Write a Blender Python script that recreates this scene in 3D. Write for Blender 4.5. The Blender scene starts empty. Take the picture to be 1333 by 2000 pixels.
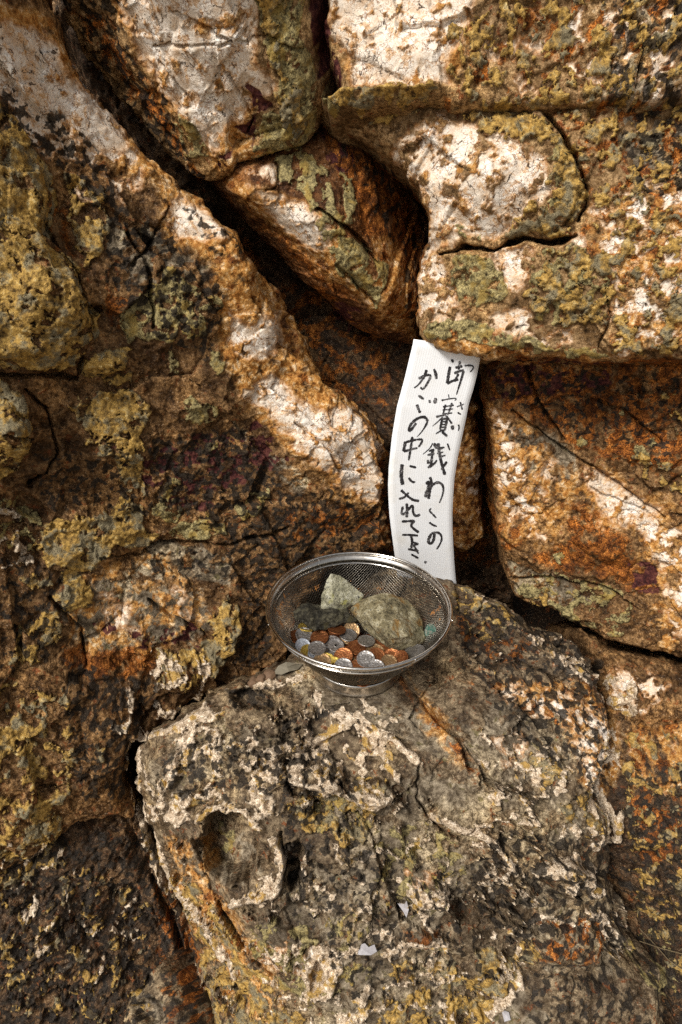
import bpy, bmesh, math, random
import numpy as np
from mathutils import Vector, Matrix

# ------------------------------------------------------------------ camera
SC = bpy.context.scene
COL = SC.collection
F_PX = 1333.0                       # focal length in photo pixels (photo is 1333 x 2000)
PITCH = math.radians(32.2)
CAM = np.array([0.0, -0.72, 0.658])
cd = bpy.data.cameras.new('camera'); cam = bpy.data.objects.new('camera', cd); COL.objects.link(cam)
cam.location = CAM; cam.rotation_euler = (math.pi / 2 - PITCH, 0, 0)
cd.sensor_fit = 'VERTICAL'; cd.sensor_height = 36.0; cd.lens = 36.0 * F_PX / 2000.0
cd.clip_start = 0.01; cd.clip_end = 500
SC.camera = cam
SC.render.resolution_x = 682; SC.render.resolution_y = 1024

# ------------------------------------------------------------------ sky, sun, exposure
SUN_EL, SUN_AZ = math.radians(50), math.radians(-140)     # azimuth from +Y, clockwise seen from above
W = bpy.data.worlds.new('World'); SC.world = W; W.use_nodes = True
wn = W.node_tree; wn.nodes.clear()
sky = wn.nodes.new('ShaderNodeTexSky'); sky.sky_type = 'NISHITA'; sky.sun_disc = False
sky.sun_elevation = SUN_EL; sky.sun_rotation = SUN_AZ
sky.air_density = 1.0; sky.dust_density = 4.0; sky.ozone_density = 1.0
hs = wn.nodes.new('ShaderNodeHueSaturation'); hs.inputs['Saturation'].default_value = 0.25
bg = wn.nodes.new('ShaderNodeBackground'); bg.inputs[1].default_value = 0.045
wo = wn.nodes.new('ShaderNodeOutputWorld')
wn.links.new(sky.outputs[0], hs.inputs['Color']); wn.links.new(hs.outputs[0], bg.inputs[0]); wn.links.new(bg.outputs[0], wo.inputs[0])
sl = bpy.data.lights.new('sun', 'SUN'); sl.energy = 1.5; sl.angle = math.radians(16); sl.color = (1.0, 0.96, 0.9)
sun = bpy.data.objects.new('sun', sl); COL.objects.link(sun)
sd_ = Vector((math.sin(SUN_AZ) * math.cos(SUN_EL), math.cos(SUN_AZ) * math.cos(SUN_EL), math.sin(SUN_EL)))
sun.rotation_euler = (-sd_).to_track_quat('-Z', 'Y').to_euler(); sun.location = (0, 0, 5)
SC.view_settings.view_transform = 'Standard'; SC.view_settings.look = 'None'
SC.view_settings.gamma = 1.0; SC.view_settings.exposure = 1.32; SC.view_settings.use_curve_mapping = False

SC.cycles.use_denoising = False; SC.cycles.max_bounces = 6; SC.cycles.diffuse_bounces = 3
STEP = 0.0015                        # rock mesh spacing in metres

# ------------------------------------------------------------------ projection helpers
FW = np.array([0, math.cos(PITCH), -math.sin(PITCH)]); UP = np.array([0, math.sin(PITCH), math.cos(PITCH)])
RT = np.array([1.0, 0, 0])
def ray(px, py):
    px = np.asarray(px, float); py = np.asarray(py, float)
    d = FW + ((px - 666.5) / F_PX)[..., None] * RT + ((1000 - py) / F_PX)[..., None] * UP
    return d / np.linalg.norm(d, axis=-1, keepdims=True)
def at_y(px, py, Y):
    d = ray(px, py); return CAM + d * ((Y - CAM[1]) / d[..., 1])[..., None]
def at_z(px, py, Z):
    d = ray(px, py); return CAM + d * ((Z - CAM[2]) / d[..., 2])[..., None]
def project(P):
    d = P - CAM; z = d @ FW
    return 666.5 + F_PX * (d @ RT) / z, 1000 - F_PX * (d @ UP) / z

# ------------------------------------------------------------------ noise
_rs = np.random.RandomState(5)
_ang = _rs.rand(4096) * 2 * np.pi
_GX = np.cos(_ang).astype(np.float32); _GY = np.sin(_ang).astype(np.float32)
def _hash(ix, iy, seed):
    h = (ix.astype(np.int64) * 374761393 + iy.astype(np.int64) * 668265263 + seed * 1442695041) & 0xFFFFFFFF
    h = ((h ^ (h >> 13)) * 1274126177) & 0xFFFFFFFF
    return (h ^ (h >> 16)).astype(np.int64)
def perlin(x, y, seed=0):
    x0 = np.floor(x); y0 = np.floor(y); fx = (x - x0).astype(np.float32); fy = (y - y0).astype(np.float32)
    ix = x0.astype(np.int64); iy = y0.astype(np.int64)
    def g(dx, dy):
        k = _hash(ix + dx, iy + dy, seed) & 4095
        return _GX[k] * (fx - dx) + _GY[k] * (fy - dy)
    u = fx * fx * fx * (fx * (fx * 6 - 15) + 10); v = fy * fy * fy * (fy * (fy * 6 - 15) + 10)
    a = g(0, 0); b = g(1, 0); c = g(0, 1); d = g(1, 1)
    return ((a + u * (b - a)) * (1 - v) + (c + u * (d - c)) * v) * 1.5
def fbm(x, y, oct=4, seed=0, gain=0.5):
    s = 0; a = 1.0; t = 0
    for o in range(oct):
        s = s + a * perlin(x, y, seed + o * 17); t += a
        ca, sa = 0.8 * 2.05, 0.6 * 2.05
        x, y = x * ca - y * sa + 3.1, x * sa + y * ca + 1.7; a *= gain
    return s / t
def ridged(x, y, oct=4, seed=0, gain=0.55):
    s = 0; a = 1.0; t = 0
    for o in range(oct):
        s = s + a * (1 - 2.2 * np.abs(perlin(x, y, seed + o * 31))); t += a
        ca, sa = 0.8 * 2.1, 0.6 * 2.1
        x, y = x * ca - y * sa + 9.1, x * sa + y * ca + 4.7; a *= gain
    return s / t
def worley(x, y, seed=0):
    x0 = np.floor(x).astype(np.int64); y0 = np.floor(y).astype(np.int64)
    f1 = np.full(x.shape, 9.0); f2 = np.full(x.shape, 9.0); bi = np.zeros(x.shape, np.int64)
    bx = np.zeros(x.shape); by = np.zeros(x.shape)
    for dx in (-1, 0, 1):
        for dy in (-1, 0, 1):
            k = _hash(x0 + dx, y0 + dy, seed)
            vx = x0 + dx + (k & 1023) / 1023.0 - x; vy = y0 + dy + ((k >> 10) & 1023) / 1023.0 - y
            d = np.sqrt(vx * vx + vy * vy)
            m = d < f1
            f2 = np.where(m, f1, np.minimum(f2, d)); bi = np.where(m, k, bi)
            bx = np.where(m, -vx, bx); by = np.where(m, -vy, by); f1 = np.where(m, d, f1)
    return f1, f2, bi, bx, by
def facets(x, y, seed, tilt=0.35, step=0.3):
    """chiselled surface: every cell is a tilted plane with its own level"""
    f1, f2, k, bx, by = worley(x, y, seed)
    a = ((k >> 5) & 1023) / 1023.0 * 2 * np.pi; t = tilt * (0.3 + 0.7 * ((k >> 15) & 255) / 255.0)
    lv = (((k >> 7) & 255) / 255.0 - 0.5) * step
    e = np.clip((f2 - f1) / 0.12, 0, 1)
    return (np.cos(a) * bx + np.sin(a) * by) * t + lv, e
def sstep(a, b, x):
    t = np.clip((x - a) / (b - a), 0, 1); return t * t * (3 - 2 * t)
def pts(s): return np.array([[float(v) for v in p.split(',')] for p in s.split()])
def seg_dist(x, y, P, closed):
    n = len(P); best = np.full(x.shape, 1e9); inside = np.zeros(x.shape, bool)
    for i in range(n if closed else n - 1):
        ax, ay = P[i][:2]; bx, by = P[(i + 1) % n][:2]
        ex, ey = bx - ax, by - ay; L = ex * ex + ey * ey + 1e-12
        t = np.clip(((x - ax) * ex + (y - ay) * ey) / L, 0, 1)
        best = np.minimum(best, (x - ax - t * ex) ** 2 + (y - ay - t * ey) ** 2)
        if closed:
            c = (ay > y) != (by > y)
            inside ^= c & (x < (bx - ax) * (y - ay) / (by - ay + 1e-15) + ax)
    d = np.sqrt(best)
    return np.where(inside, d, -d) if closed else d

# ------------------------------------------------------------------ surface patches, traced in photo pixels
# kind : [(cover 0..1, edge roughness px, outline)] ; a cover below 1 breaks the patch up into flecks
KINDS = ['quartz', 'ochre', 'olive', 'rust', 'black', 'maroon', 'cream', 'grey', 'amber']
PATCH = {
'quartz': [
 (.93, 9, '-150,40 0,45 40,55 110,90 130,150 160,170 200,190 240,240 250,265 245,290 215,300 190,300 150,270 60,240 20,200 -150,170'),
 (.45, 8, '10,190 60,225 120,255 200,290 190,330 110,300 95,310 40,265'),
 (.50, 7, '205,300 270,295 278,370 235,402 215,360'), (.8, 5, '138,340 158,350 192,390 170,396'),
 (.80, 9, '-150,40 0,60 70,75 110,110 60,120 -150,150'),
 (.90, 9, '225,10 300,-60 500,-60 495,60 490,130 530,170 520,185 480,180 488,215 450,250 425,285 400,275 350,205 300,150 280,110 255,60'),
 (.88, 6, '400,200 450,190 480,215 470,245 440,250 415,235'), (.9, 6, '260,15 330,5 420,10 440,60 380,90 310,70 280,50'),
 (.94, 6, '335,388 355,380 390,408 428,440 436,460 420,470 390,465 352,462 332,430'),
 (.93, 6, '500,372 540,380 600,402 640,432 648,478 615,490 570,458 522,420'),
 (.55, 7, '470,342 545,325 548,358 485,362'),
 (.93, 8, '667,-60 960,-60 930,0 905,60 880,110 875,140 885,168 800,168 740,165 690,160 682,100 645,60 640,-60'),
 (.92, 6, '685,95 760,90 860,110 870,150 800,160 700,155'),
 (.70, 7, '948,90 1000,75 1012,72 1000,112 960,106'), (.85, 5, '1032,75 1066,72 1066,98 1046,96'),
 (.60, 7, '1080,108 1140,118 1182,130 1172,165 1150,140 1110,128'), (.75, 5, '1012,150 1046,170 1040,205 1020,192'),
 (.7, 5, '1160,48 1188,48 1176,66'), (.3, 8, '1050,20 1333,10 1333,200 1200,180 1100,60'),
 (.72, 9, '850,228 940,250 965,300 975,350 950,405 900,415 890,450 905,465 860,488 812,508 836,470 832,420 802,350 762,312 800,270'),
 (.88, 8, '960,265 1010,280 1040,288 1068,310 1072,350 1082,372 1060,402 1030,400 1000,440 965,470 905,455 892,425 945,408 962,350'),
 (.78, 6, '948,490 1046,480 1032,540 1000,570 972,532'), (.7, 8, '965,608 1030,612 1038,648 1000,652 958,632'),
 (.55, 8, '812,512 860,502 882,540 892,590 905,625 860,648 818,640'), (.8, 5, '1030,668 1110,640 1118,668 1060,676'),
 (.9, 4, '1118,462 1138,460 1140,480 1120,482'),
 (.34, 8, '1150,400 1333,330 1480,400 1480,700 1200,690 1190,520'), (.6, 7, '1195,450 1235,450 1240,480 1215,480'),
 (.9, 7, '455,622 500,640 545,612 552,680 535,700 500,700 470,690 455,660'),
 (.93, 8, '475,770 535,735 600,785 640,805 648,840 635,930 600,900 560,850 530,812'),
 (.88, 8, '640,860 655,795 700,800 740,860 752,920 750,965 715,985 690,955 650,945'),
 (.8, 6, '203,1198 250,1185 252,1205 230,1232 212,1226'), (.85, 4, '333,1150 352,1142 362,1162 350,1172'), (.7, 4, '350,1192 378,1188 376,1206'),
 (.8, 4, '250,1226 276,1224 272,1240 256,1238'), (.6, 4, '188,1166 216,1160 214,1174'),
 (.42, 9, '965,800 1000,815 1005,880 1050,930 1072,975 1048,1020 1080,1060 1020,1040 975,1015 968,930'),
 (.86, 7, '1138,915 1200,938 1292,990 1284,1012 1222,1028 1182,1000 1152,950'), (.6, 6, '1060,905 1090,915 1086,940 1062,938'),
 (.5, 9, '1230,1000 1290,1010 1400,1080 1400,1260 1310,1240 1300,1120'), (.45, 8, '1180,1310 1240,1300 1310,1340 1250,1400 1190,1370'),
 (.45, 8, '905,880 935,900 958,1000 940,1010 915,960'),
 (.62, 8, '1112,1392 1195,1400 1212,1440 1182,1495 1172,1560 1132,1520 1110,1450'), (.4, 9, '950,1340 1090,1350 1150,1390 1100,1420 1000,1380'),
 (.4, 8, '960,1440 1010,1430 1030,1470 990,1500'), (.7, 5, '800,1710 840,1715 835,1735 808,1735'),
 (.5, 10, '490,1850 560,1830 620,1840 650,1880 590,1900 520,1890'),
],
'ochre': [
 (.86, 12, '-180,195 0,205 42,245 95,322 108,400 95,450 105,485 150,512 160,560 188,620 190,660 140,700 110,725 60,715 -180,705'),
 (.6, 10, '130,335 200,372 214,440 200,500 172,520 135,480 140,430'),
 (.75, 9, '498,-50 545,-50 560,0 545,60 552,150 590,180 600,240 580,260 545,215 552,150 510,70'),
 (.8, 8, '630,175 700,172 860,168 862,184 800,198 640,200'), (.5, 9, '625,195 860,196 830,220 740,245 680,240'),
 (.40, 14, '875,60 960,20 1050,-50 1480,-50 1480,210 1100,212 870,200'),
 (.72, 12, '1040,212 1065,222 1110,290 1142,342 1150,390 1130,432 1108,456 1030,462 985,462 1010,432 1040,402 1072,402 1082,372 1072,300 1040,280 940,260 880,212'),
 (.6, 12, '1045,492 1120,482 1190,520 1210,570 1190,622 1100,642 1052,612 1032,570'),
 (.36, 14, '1080,215 1333,190 1480,260 1480,700 1200,700 1180,640 1215,570 1160,430 1160,370 1130,300'),
 (.85, 9, '168,692 230,668 262,690 242,722 202,742 160,732'), (.85, 6, '193,752 225,727 262,725 256,746'),
 (.8, 10, '-150,745 0,742 42,770 62,830 50,890 0,925 -150,925'),
 (.86, 10, '130,790 190,765 250,763 282,790 292,820 267,842 277,872 282,922 277,957 246,947 230,902 220,882 190,882 175,842 150,822'),
 (.9, 9, '95,1012 170,1000 212,998 240,963 270,988 282,1020 312,1052 282,1072 222,1072 192,1112 152,1122 182,1152 182,1182 140,1187 110,1167 122,1132 92,1102 70,1060'),
 (.8, 8, '43,1132 90,1114 102,1140 72,1152'), (.7, 8, '42,1235 60,1190 105,1190 122,1222 126,1250 90,1265 60,1300 20,1290'),
 (.8, 7, '418,1167 440,1150 457,1190 462,1212 442,1272 412,1312 390,1282 390,1232 412,1202'), (.6, 8, '313,1272 380,1260 392,1312 372,1342 310,1336'),
 (.75, 9, '-150,1410 40,1405 68,1420 62,1475 20,1480 -150,1470'), (.8, 9, '35,1600 60,1545 105,1575 112,1600 128,1625 85,1665 70,1622'),
 (.85, 7, '180,1432 206,1418 208,1470 186,1474'), (.6, 9, '52,1340 112,1330 100,1362 70,1366'), (.8, 6, '80,1500 95,1495 92,1530 78,1525'),
 (.8, 7, '0,1820 26,1815 28,1832 0,1838'), (.2, 9, '0,1660 110,1640 300,1760 280,1990 0,1990'), (.34, 9, '-100,1330 120,1330 150,1480 110,1660 20,1760 -100,1800'),
 (.62, 9, '330,1712 372,1722 452,1800 472,1862 532,1912 548,1972 545,2080 420,2080 400,1902 372,1802 320,1722'),
 (.62, 9, '550,1562 610,1540 670,1552 740,1590 700,1660 640,1640 590,1622'), (.8, 6, '340,1540 380,1530 400,1560 372,1580 345,1570'),
 (.78, 8, '1028,1458 1092,1500 1104,1520 1062,1532 1030,1502'), (.7, 8, '700,1520 755,1525 740,1560 700,1570'),
 (.75, 8, '925,1852 972,1850 1012,1872 1012,1910 962,1962 900,1990 890,1920 930,1900'), (.4, 9, '740,1880 900,1880 960,1990 740,2060'),
 (.7, 7, '1018,1845 1048,1840 1050,1880 1022,1885'), (.5, 9, '1060,1560 1150,1540 1205,1610 1150,1640'),
 (.28, 10, '1215,1440 1400,1440 1400,2000 1240,1800'), (.5, 8, '1230,870 1310,900 1333,930 1333,960 1260,930'), (.4, 8, '1290,760 1400,790 1400,850 1320,840'),
 (.7, 5, '1040,1165 1070,1155 1072,1185 1045,1192'), (.35, 9, '880,1120 960,1150 1010,1200 980,1260 900,1230'),
 (.7, 6, '500,1980 560,1960 600,1990 560,2050 500,2050'), (.6, 6, '612,1545 640,1540 640,1570 615,1575'),
],
'olive': [
 (.85, 9, '490,-50 572,-50 592,20 586,70 612,150 622,180 614,272 590,290 540,300 502,312 497,285 502,232 545,216 552,180 540,130 505,80'),
 (.8, 7, '348,215 386,220 402,260 418,292 400,302 372,290 350,252'),
 (.8, 8, '235,622 260,580 300,560 330,508 342,540 378,560 402,580 432,597 384,604 402,652 362,662 352,622 334,668 250,662'),
 (.8, 8, '545,312 600,300 645,330 652,402 684,422 670,450 690,470 740,502 765,522 756,560 742,604 700,562 660,520 640,470 600,395 548,350'),
 (.75, 6, '668,340 690,345 694,392 672,424 660,400'), (.85, 5, '610,60 640,70 640,95 622,90'), (.85, 6, '620,170 655,165 662,225 640,235 625,215'),
 (.8, 9, '878,502 950,492 976,532 992,572 972,602 902,582 880,552'), (.5, 12, '1045,492 1120,482 1190,520 1210,570 1190,622 1100,642 1052,612 1032,570'),
 (.4, 12, '1060,220 1110,290 1142,342 1146,400 1090,440 1060,420 1090,370 1075,300'), (.7, 7, '895,440 940,450 945,470 905,468'),
 (.75, 7, '816,645 870,625 930,630 960,645 1060,670 1190,690 1195,702 1100,692 1000,680 900,660 830,662'),
 (.85, 5, '350,785 370,770 390,790 410,775 426,800 410,822 386,832 360,816'), (.9, 3, '405,870 410,862 420,861 426,868 422,878 411,880'),
 (.85, 6, '320,930 345,935 336,975 352,990 342,1016 305,1006 300,990 315,965'), (.85, 6, '320,1040 360,1020 400,1004 436,1020 442,1046 390,1052 340,1047'),
 (.85, 5, '460,990 500,965 526,954 532,972 490,1002 465,1012'), (.4, 9, '0,960 70,1000 100,1060 60,1090 0,1060'),
 (.6, 6, '410,680 440,690 430,730 412,720'), (.7, 6, '330,690 352,700 350,730 330,725'),
 (.85, 3, '1132,862 1138,855 1147,857 1148,867 1140,871 1133,869'), (.85, 3, '1265,862 1270,852 1280,853 1282,864 1274,870'), (.8, 4, '1235,865 1255,860 1265,885 1245,892 1232,880'),
 (.4, 10, '1060,1120 1180,1132 1250,1180 1200,1232 1100,1212 1000,1152'), (.5, 7, '1190,800 1215,795 1220,815 1200,822'), (.8, 3, '1082,1082 1094,1080 1106,1092 1098,1102 1086,1096'),
 (.4, 9, '600,1540 720,1560 730,1620 640,1650 590,1610'), (.5, 7, '420,1630 445,1640 450,1700 430,1700'),
 (.35, 12, '760,1580 900,1640 920,1760 800,1800 700,1760'), (.35, 12, '480,1800 700,1780 740,1900 600,1960 500,1900'),
 (.4, 8, '1215,1840 1290,1800 1333,1900 1280,1960'),
],
'rust': [
 (.3, 12, '1080,215 1480,190 1480,700 1200,700 1160,430'), (.25, 12, '875,40 1480,-40 1480,200 870,200'), (.35, 10, '430,480 560,640 700,800 640,800 480,650'), (.3, 10, '900,1330 1180,1330 1200,1420 1100,1420'),
 (.75, 9, '350,470 430,480 447,440 482,460 502,500 507,540 522,560 545,600 560,690 520,690 500,650 460,600 440,540 400,500'),
 (.7, 8, '470,345 500,380 520,425 570,465 640,500 700,560 760,600 800,640 830,672 760,640 640,560 560,490 500,430 440,385'),
 (.85, 9, '640,262 742,322 802,400 838,480 815,520 812,660 790,640 742,572 735,480 690,400 650,300'),
 (.7, 8, '440,600 500,600 556,640 556,690 600,700 652,752 690,800 740,860 720,830 640,800 610,762 560,742 530,700 470,660'),
 (.6, 8, '640,800 700,790 745,860 756,960 740,990 700,850'),
 (.6, 9, '130,20 215,40 260,130 330,200 360,290 420,350 470,340 500,380 470,400 400,350 330,280 250,190 170,90'),
 (.85, 9, '120,1262 200,1275 300,1258 318,1290 250,1322 182,1324 130,1302'), (.4, 10, '100,400 125,400 150,480 162,530 110,480 95,450'),
 (.66, 12, '935,700 1480,690 1480,960 1333,935 1200,902 1090,852 980,802'), (.6, 9, '820,640 900,655 1000,680 1190,700 1190,712 1000,700 880,690'),
 (.8, 8, '1100,972 1180,1000 1232,1050 1242,1090 1282,1150 1250,1172 1200,1132 1100,1112 1050,1090 1122,1050 1090,1000'),
 (.8, 7, '962,1022 1022,1030 1024,1062 980,1075'), (.6, 12, '860,760 960,760 965,1100 880,1100'), (.5, 9, '1225,1440 1333,1430 1480,1450 1480,1700 1260,1700 1230,1560'),
 (.5, 8, '780,1325 850,1392 902,1448 922,1502 900,1490 850,1420 800,1370'), (.6, 7, '780,1812 862,1822 852,1842 800,1842'),
 (.55, 10, '1050,1790 1182,1790 1162,1860 1110,1892 1050,1872'), (.5, 8, '1110,1340 1170,1330 1200,1400 1160,1380'), (.4, 9, '690,1000 770,990 770,1070 700,1060'),
 (.45, 9, '550,1000 700,990 690,1040 560,1060'), (.6, 8, '200,560 240,560 260,620 220,640'), (.5, 12, '1333,380 1150,420 1130,480 1250,560 1480,560 1480,380'),
 (.5, 9, '380,1700 440,1750 480,1830 520,1880 480,1880 420,1800 370,1740'), (.5, 9, '300,1720 340,1730 400,1900 410,2050 330,2050'),
 (.4, 9, '520,560 640,560 760,680 760,830 690,800 600,690'), (.4, 8, '890,1200 1000,1230 1100,1300 1000,1300 900,1260'),
],
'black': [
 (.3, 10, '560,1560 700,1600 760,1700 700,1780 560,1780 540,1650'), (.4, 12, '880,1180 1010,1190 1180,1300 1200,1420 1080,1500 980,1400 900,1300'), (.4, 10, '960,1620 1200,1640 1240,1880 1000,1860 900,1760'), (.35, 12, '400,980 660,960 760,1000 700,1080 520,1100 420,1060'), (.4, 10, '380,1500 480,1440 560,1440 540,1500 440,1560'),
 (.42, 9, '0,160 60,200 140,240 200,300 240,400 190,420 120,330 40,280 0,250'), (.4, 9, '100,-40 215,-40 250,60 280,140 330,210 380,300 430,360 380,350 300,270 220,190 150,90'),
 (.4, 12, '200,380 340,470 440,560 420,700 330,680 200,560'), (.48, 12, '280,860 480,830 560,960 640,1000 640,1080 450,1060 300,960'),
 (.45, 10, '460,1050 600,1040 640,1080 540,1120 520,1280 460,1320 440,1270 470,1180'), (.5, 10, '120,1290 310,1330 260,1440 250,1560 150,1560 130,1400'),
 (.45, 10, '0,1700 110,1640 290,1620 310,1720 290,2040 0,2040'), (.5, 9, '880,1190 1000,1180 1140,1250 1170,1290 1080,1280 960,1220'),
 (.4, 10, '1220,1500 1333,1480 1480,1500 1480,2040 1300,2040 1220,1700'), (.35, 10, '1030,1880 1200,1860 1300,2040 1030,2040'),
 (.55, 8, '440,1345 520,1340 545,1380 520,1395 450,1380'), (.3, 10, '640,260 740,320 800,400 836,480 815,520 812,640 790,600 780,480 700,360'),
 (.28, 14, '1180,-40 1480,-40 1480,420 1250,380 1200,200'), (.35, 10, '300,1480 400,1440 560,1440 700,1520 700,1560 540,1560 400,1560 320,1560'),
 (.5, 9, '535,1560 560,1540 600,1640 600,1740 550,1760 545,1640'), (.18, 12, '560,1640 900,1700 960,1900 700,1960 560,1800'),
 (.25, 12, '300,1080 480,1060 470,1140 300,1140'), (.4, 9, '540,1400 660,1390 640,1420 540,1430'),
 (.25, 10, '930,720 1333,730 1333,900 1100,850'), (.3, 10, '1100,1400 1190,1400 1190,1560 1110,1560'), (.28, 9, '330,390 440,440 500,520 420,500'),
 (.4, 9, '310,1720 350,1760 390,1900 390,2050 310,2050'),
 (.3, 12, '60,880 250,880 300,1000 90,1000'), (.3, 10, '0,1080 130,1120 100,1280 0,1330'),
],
'maroon': [
 (.9, 6, '480,180 530,198 536,216 500,230 496,282 450,262 482,240 490,215'), (.7, 6, '430,290 456,290 450,316 420,312'),
 (.9, 8, '580,-50 632,-50 640,60 668,150 655,180 620,160 600,60'), (.5, 9, '640,262 700,300 680,340 640,320'), (.7, 8, '1228,1100 1282,1110 1286,1165 1240,1160'),
 (.45, 10, '380,850 520,830 560,900 420,960 330,940'), (.4, 10, '220,870 420,880 420,1000 280,960'), (.5, 9, '160,1220 320,1240 380,1220 390,1260 300,1270'),
 (.4, 9, '940,720 1200,710 1200,760 960,780'), (.5, 7, '640,570 700,600 720,640 660,640'),
],
'cream': [
 (.26, 10, '262,1450 400,1390 560,1420 700,1410 790,1470 770,1570 640,1560 540,1600 400,1570 300,1600'), (.10, 12, '540,1640 900,1640 1150,1680 1180,1780 1020,1900 900,2050 560,2050 480,1850'), (.25, 10, '560,1320 760,1370 780,1420 600,1400'), (.2, 10, '930,1400 1180,1400 1180,1640 960,1600'),
 (.6, 9, '275,1500 330,1440 372,1436 384,1490 342,1532 312,1562'), (.8, 6, '330,1560 362,1558 374,1602 332,1628 320,1600'),
 (.66, 9, '455,1488 540,1466 590,1456 588,1502 500,1514'), (.8, 6, '605,1500 640,1490 670,1500 662,1530 640,1556 618,1540'),
 (.7, 7, '475,1540 520,1530 545,1560 548,1600 520,1590 490,1570'), (.55, 8, '700,1415 760,1430 822,1480 800,1502 740,1470 700,1450'),
 (.66, 7, '690,1530 764,1522 764,1556 738,1578 705,1572'), (.72, 7, '1040,1690 1120,1658 1172,1702 1162,1742 1102,1756 1080,1712'),
 (.7, 7, '918,1702 982,1690 997,1722 952,1746 930,1720'), (.66, 7, '1000,1590 1030,1600 980,1620 940,1632 950,1612'), (.72, 6, '800,1742 886,1722 888,1768 822,1772'),
 (.75, 6, '750,1862 772,1840 802,1838 866,1838 862,1850 800,1850 770,1872'), (.85, 6, '592,1880 620,1842 655,1848 660,1882 640,1926 615,1950 596,1920'),
 (.75, 6, '690,1930 720,1912 730,1930 715,1980 700,1990'), (.5, 8, '1030,1242 1100,1260 1168,1302 1160,1330 1100,1310 1040,1280'),
 (.6, 7, '440,1345 560,1320 600,1330 560,1345 470,1350'), (.5, 8, '272,1440 380,1382 392,1372 420,1400 330,1440'),
 (.6, 6, '530,1640 550,1650 548,1720 512,1760 450,1762 500,1740 532,1700'), (.4, 8, '1150,1380 1210,1440 1200,1600 1160,1560 1180,1480'),
 (.45, 8, '940,1950 1000,1900 1012,1912 960,2000 930,2040'), (.22, 12, '560,1800 760,1790 760,1900 640,1960 560,1900'), (.6, 6, '640,1980 700,1960 720,2040 650,2050'),
 (.4, 9, '300,1270 400,1280 390,1400 310,1400'), (.4, 8, '210,1360 260,1340 260,1430 220,1420'), (.1, 10, '0,1640 110,1640 280,1760 250,1900 60,1900'),
 (.5, 7, '830,1880 860,1870 880,1920 850,1930'), (.35, 10, '-60,960 40,1010 60,1100 -60,1120'),
 (.5, 6, '1140,1770 1180,1780 1230,1870 1240,1900 1200,1860'), (.4, 8, '1170,1300 1240,1330 1240,1400 1190,1380'),
],
'amber': [
 (.75, 10, '490,510 560,575 612,655 652,742 735,800 775,885 700,905 600,765 515,620'),
 (.86, 12, '100,40 180,160 250,255 330,325 420,405 500,500 520,560 548,610 556,690 600,705 650,752 722,822 762,900 762,985 700,1000 640,950 560,870 480,790 440,720 430,640 440,580 400,510 330,470 300,380 240,330 150,260 60,150 -100,110 -100,0 60,20'),
 (.8, 12, '215,20 300,150 380,265 440,335 490,325 520,290 480,270 500,200 480,60 330,-40 250,-40'), (.85, 10, '430,345 520,365 620,405 700,500 770,600 815,660 740,620 640,535 540,450 470,392'),
 (.75, 10, '735,470 770,475 812,530 816,655 790,640 742,565'), (.55, 12, '958,800 1010,805 1060,860 1080,935 1160,910 1310,985 1300,1030 1200,1035 1120,985 1080,1065 1000,1055 968,1000'),
 (.7, 12, '885,790 960,790 966,1090 895,1090'), (.75, 12, '1095,1375 1205,1385 1218,1450 1185,1560 1115,1525'), (.55, 12, '930,1325 1150,1345 1185,1400 1050,1385'),
 (.55, 12, '1215,1435 1450,1425 1450,1570 1240,1545'), (.5, 14, '1150,400 1480,330 1480,695 1215,695'), (.7, 9, '820,645 900,660 1000,685 1195,692 1195,712 1000,702 880,700'),
 (.55, 10, '325,1640 392,1640 455,1780 545,1912 565,2060 480,2060 400,1850 335,1740'), (.5, 12, '640,40 690,-40 960,-40 930,60 880,165 690,165'), (.45, 12, '1230,1000 1420,1060 1420,1300 1290,1270'),
 (.35, 12, '850,228 975,330 950,420 860,490 812,510 836,440 800,345'), (.35, 12, '130,1100 330,1090 420,1180 320,1280 140,1280'), (.4, 12, '800,1320 860,1390 925,1500 900,1500 830,1410'),
],
'grey': [
 (.8, 14, '960,1330 1100,1380 1110,1520 1000,1560 930,1460'), (.75, 14, '640,1580 830,1500 860,1640 960,1680 900,1780 700,1700'), (.75, 12, '320,1450 470,1400 520,1440 400,1500'), (.7, 12, '560,1840 740,1800 900,1860 860,2050 620,2050'), (.6, 12, '1000,1700 1200,1760 1240,1900 1060,1900'),
 (.9, 12, '130,1202 190,1130 300,1148 402,1140 402,1222 372,1262 300,1262 200,1282 150,1252'), (.8, 12, '320,1060 450,1080 440,1140 330,1130 240,1120'),
 (.9, 12, '560,1340 740,1340 850,1400 912,1470 922,1507 870,1492 800,1452 740,1422 620,1400'), (.9, 12, '835,1515 900,1530 950,1556 962,1602 920,1642 860,1622 830,1560'),
 (.7, 14, '600,1700 780,1680 880,1760 860,1840 700,1880 560,1860 480,1840 520,1780'), (.6, 12, '960,1500 1100,1540 1150,1620 1040,1680 960,1640'),
 (.7, 10, '950,1930 1010,1920 1090,2000 1080,2060 950,2060'), (.7, 10, '985,820 1090,850 1130,920 1070,960 1010,900'), (.6, 10, '450,820 520,870 605,940 582,962 500,905'),
 (.7, 10, '990,1100 1100,1130 1160,1180 1060,1180 1000,1150'), (.5, 14, '1170,0 1480,-40 1480,360 1250,330 1180,180'), (.6, 10, '850,1400 960,1420 1020,1560 960,1580 920,1500'),
 (.6, 9, '560,1290 640,1330 560,1350 470,1345'), (.6, 10, '285,1480 400,1430 560,1430 660,1480 660,1520 440,1520 320,1580'), (.5, 9, '400,1690 470,1650 520,1700 490,1740 430,1730'),
 (.6, 9, '250,1930 320,1940 330,2050 250,2050'), (.5, 12, '200,450 330,440 420,520 350,560 240,540'),
],
}
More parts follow.
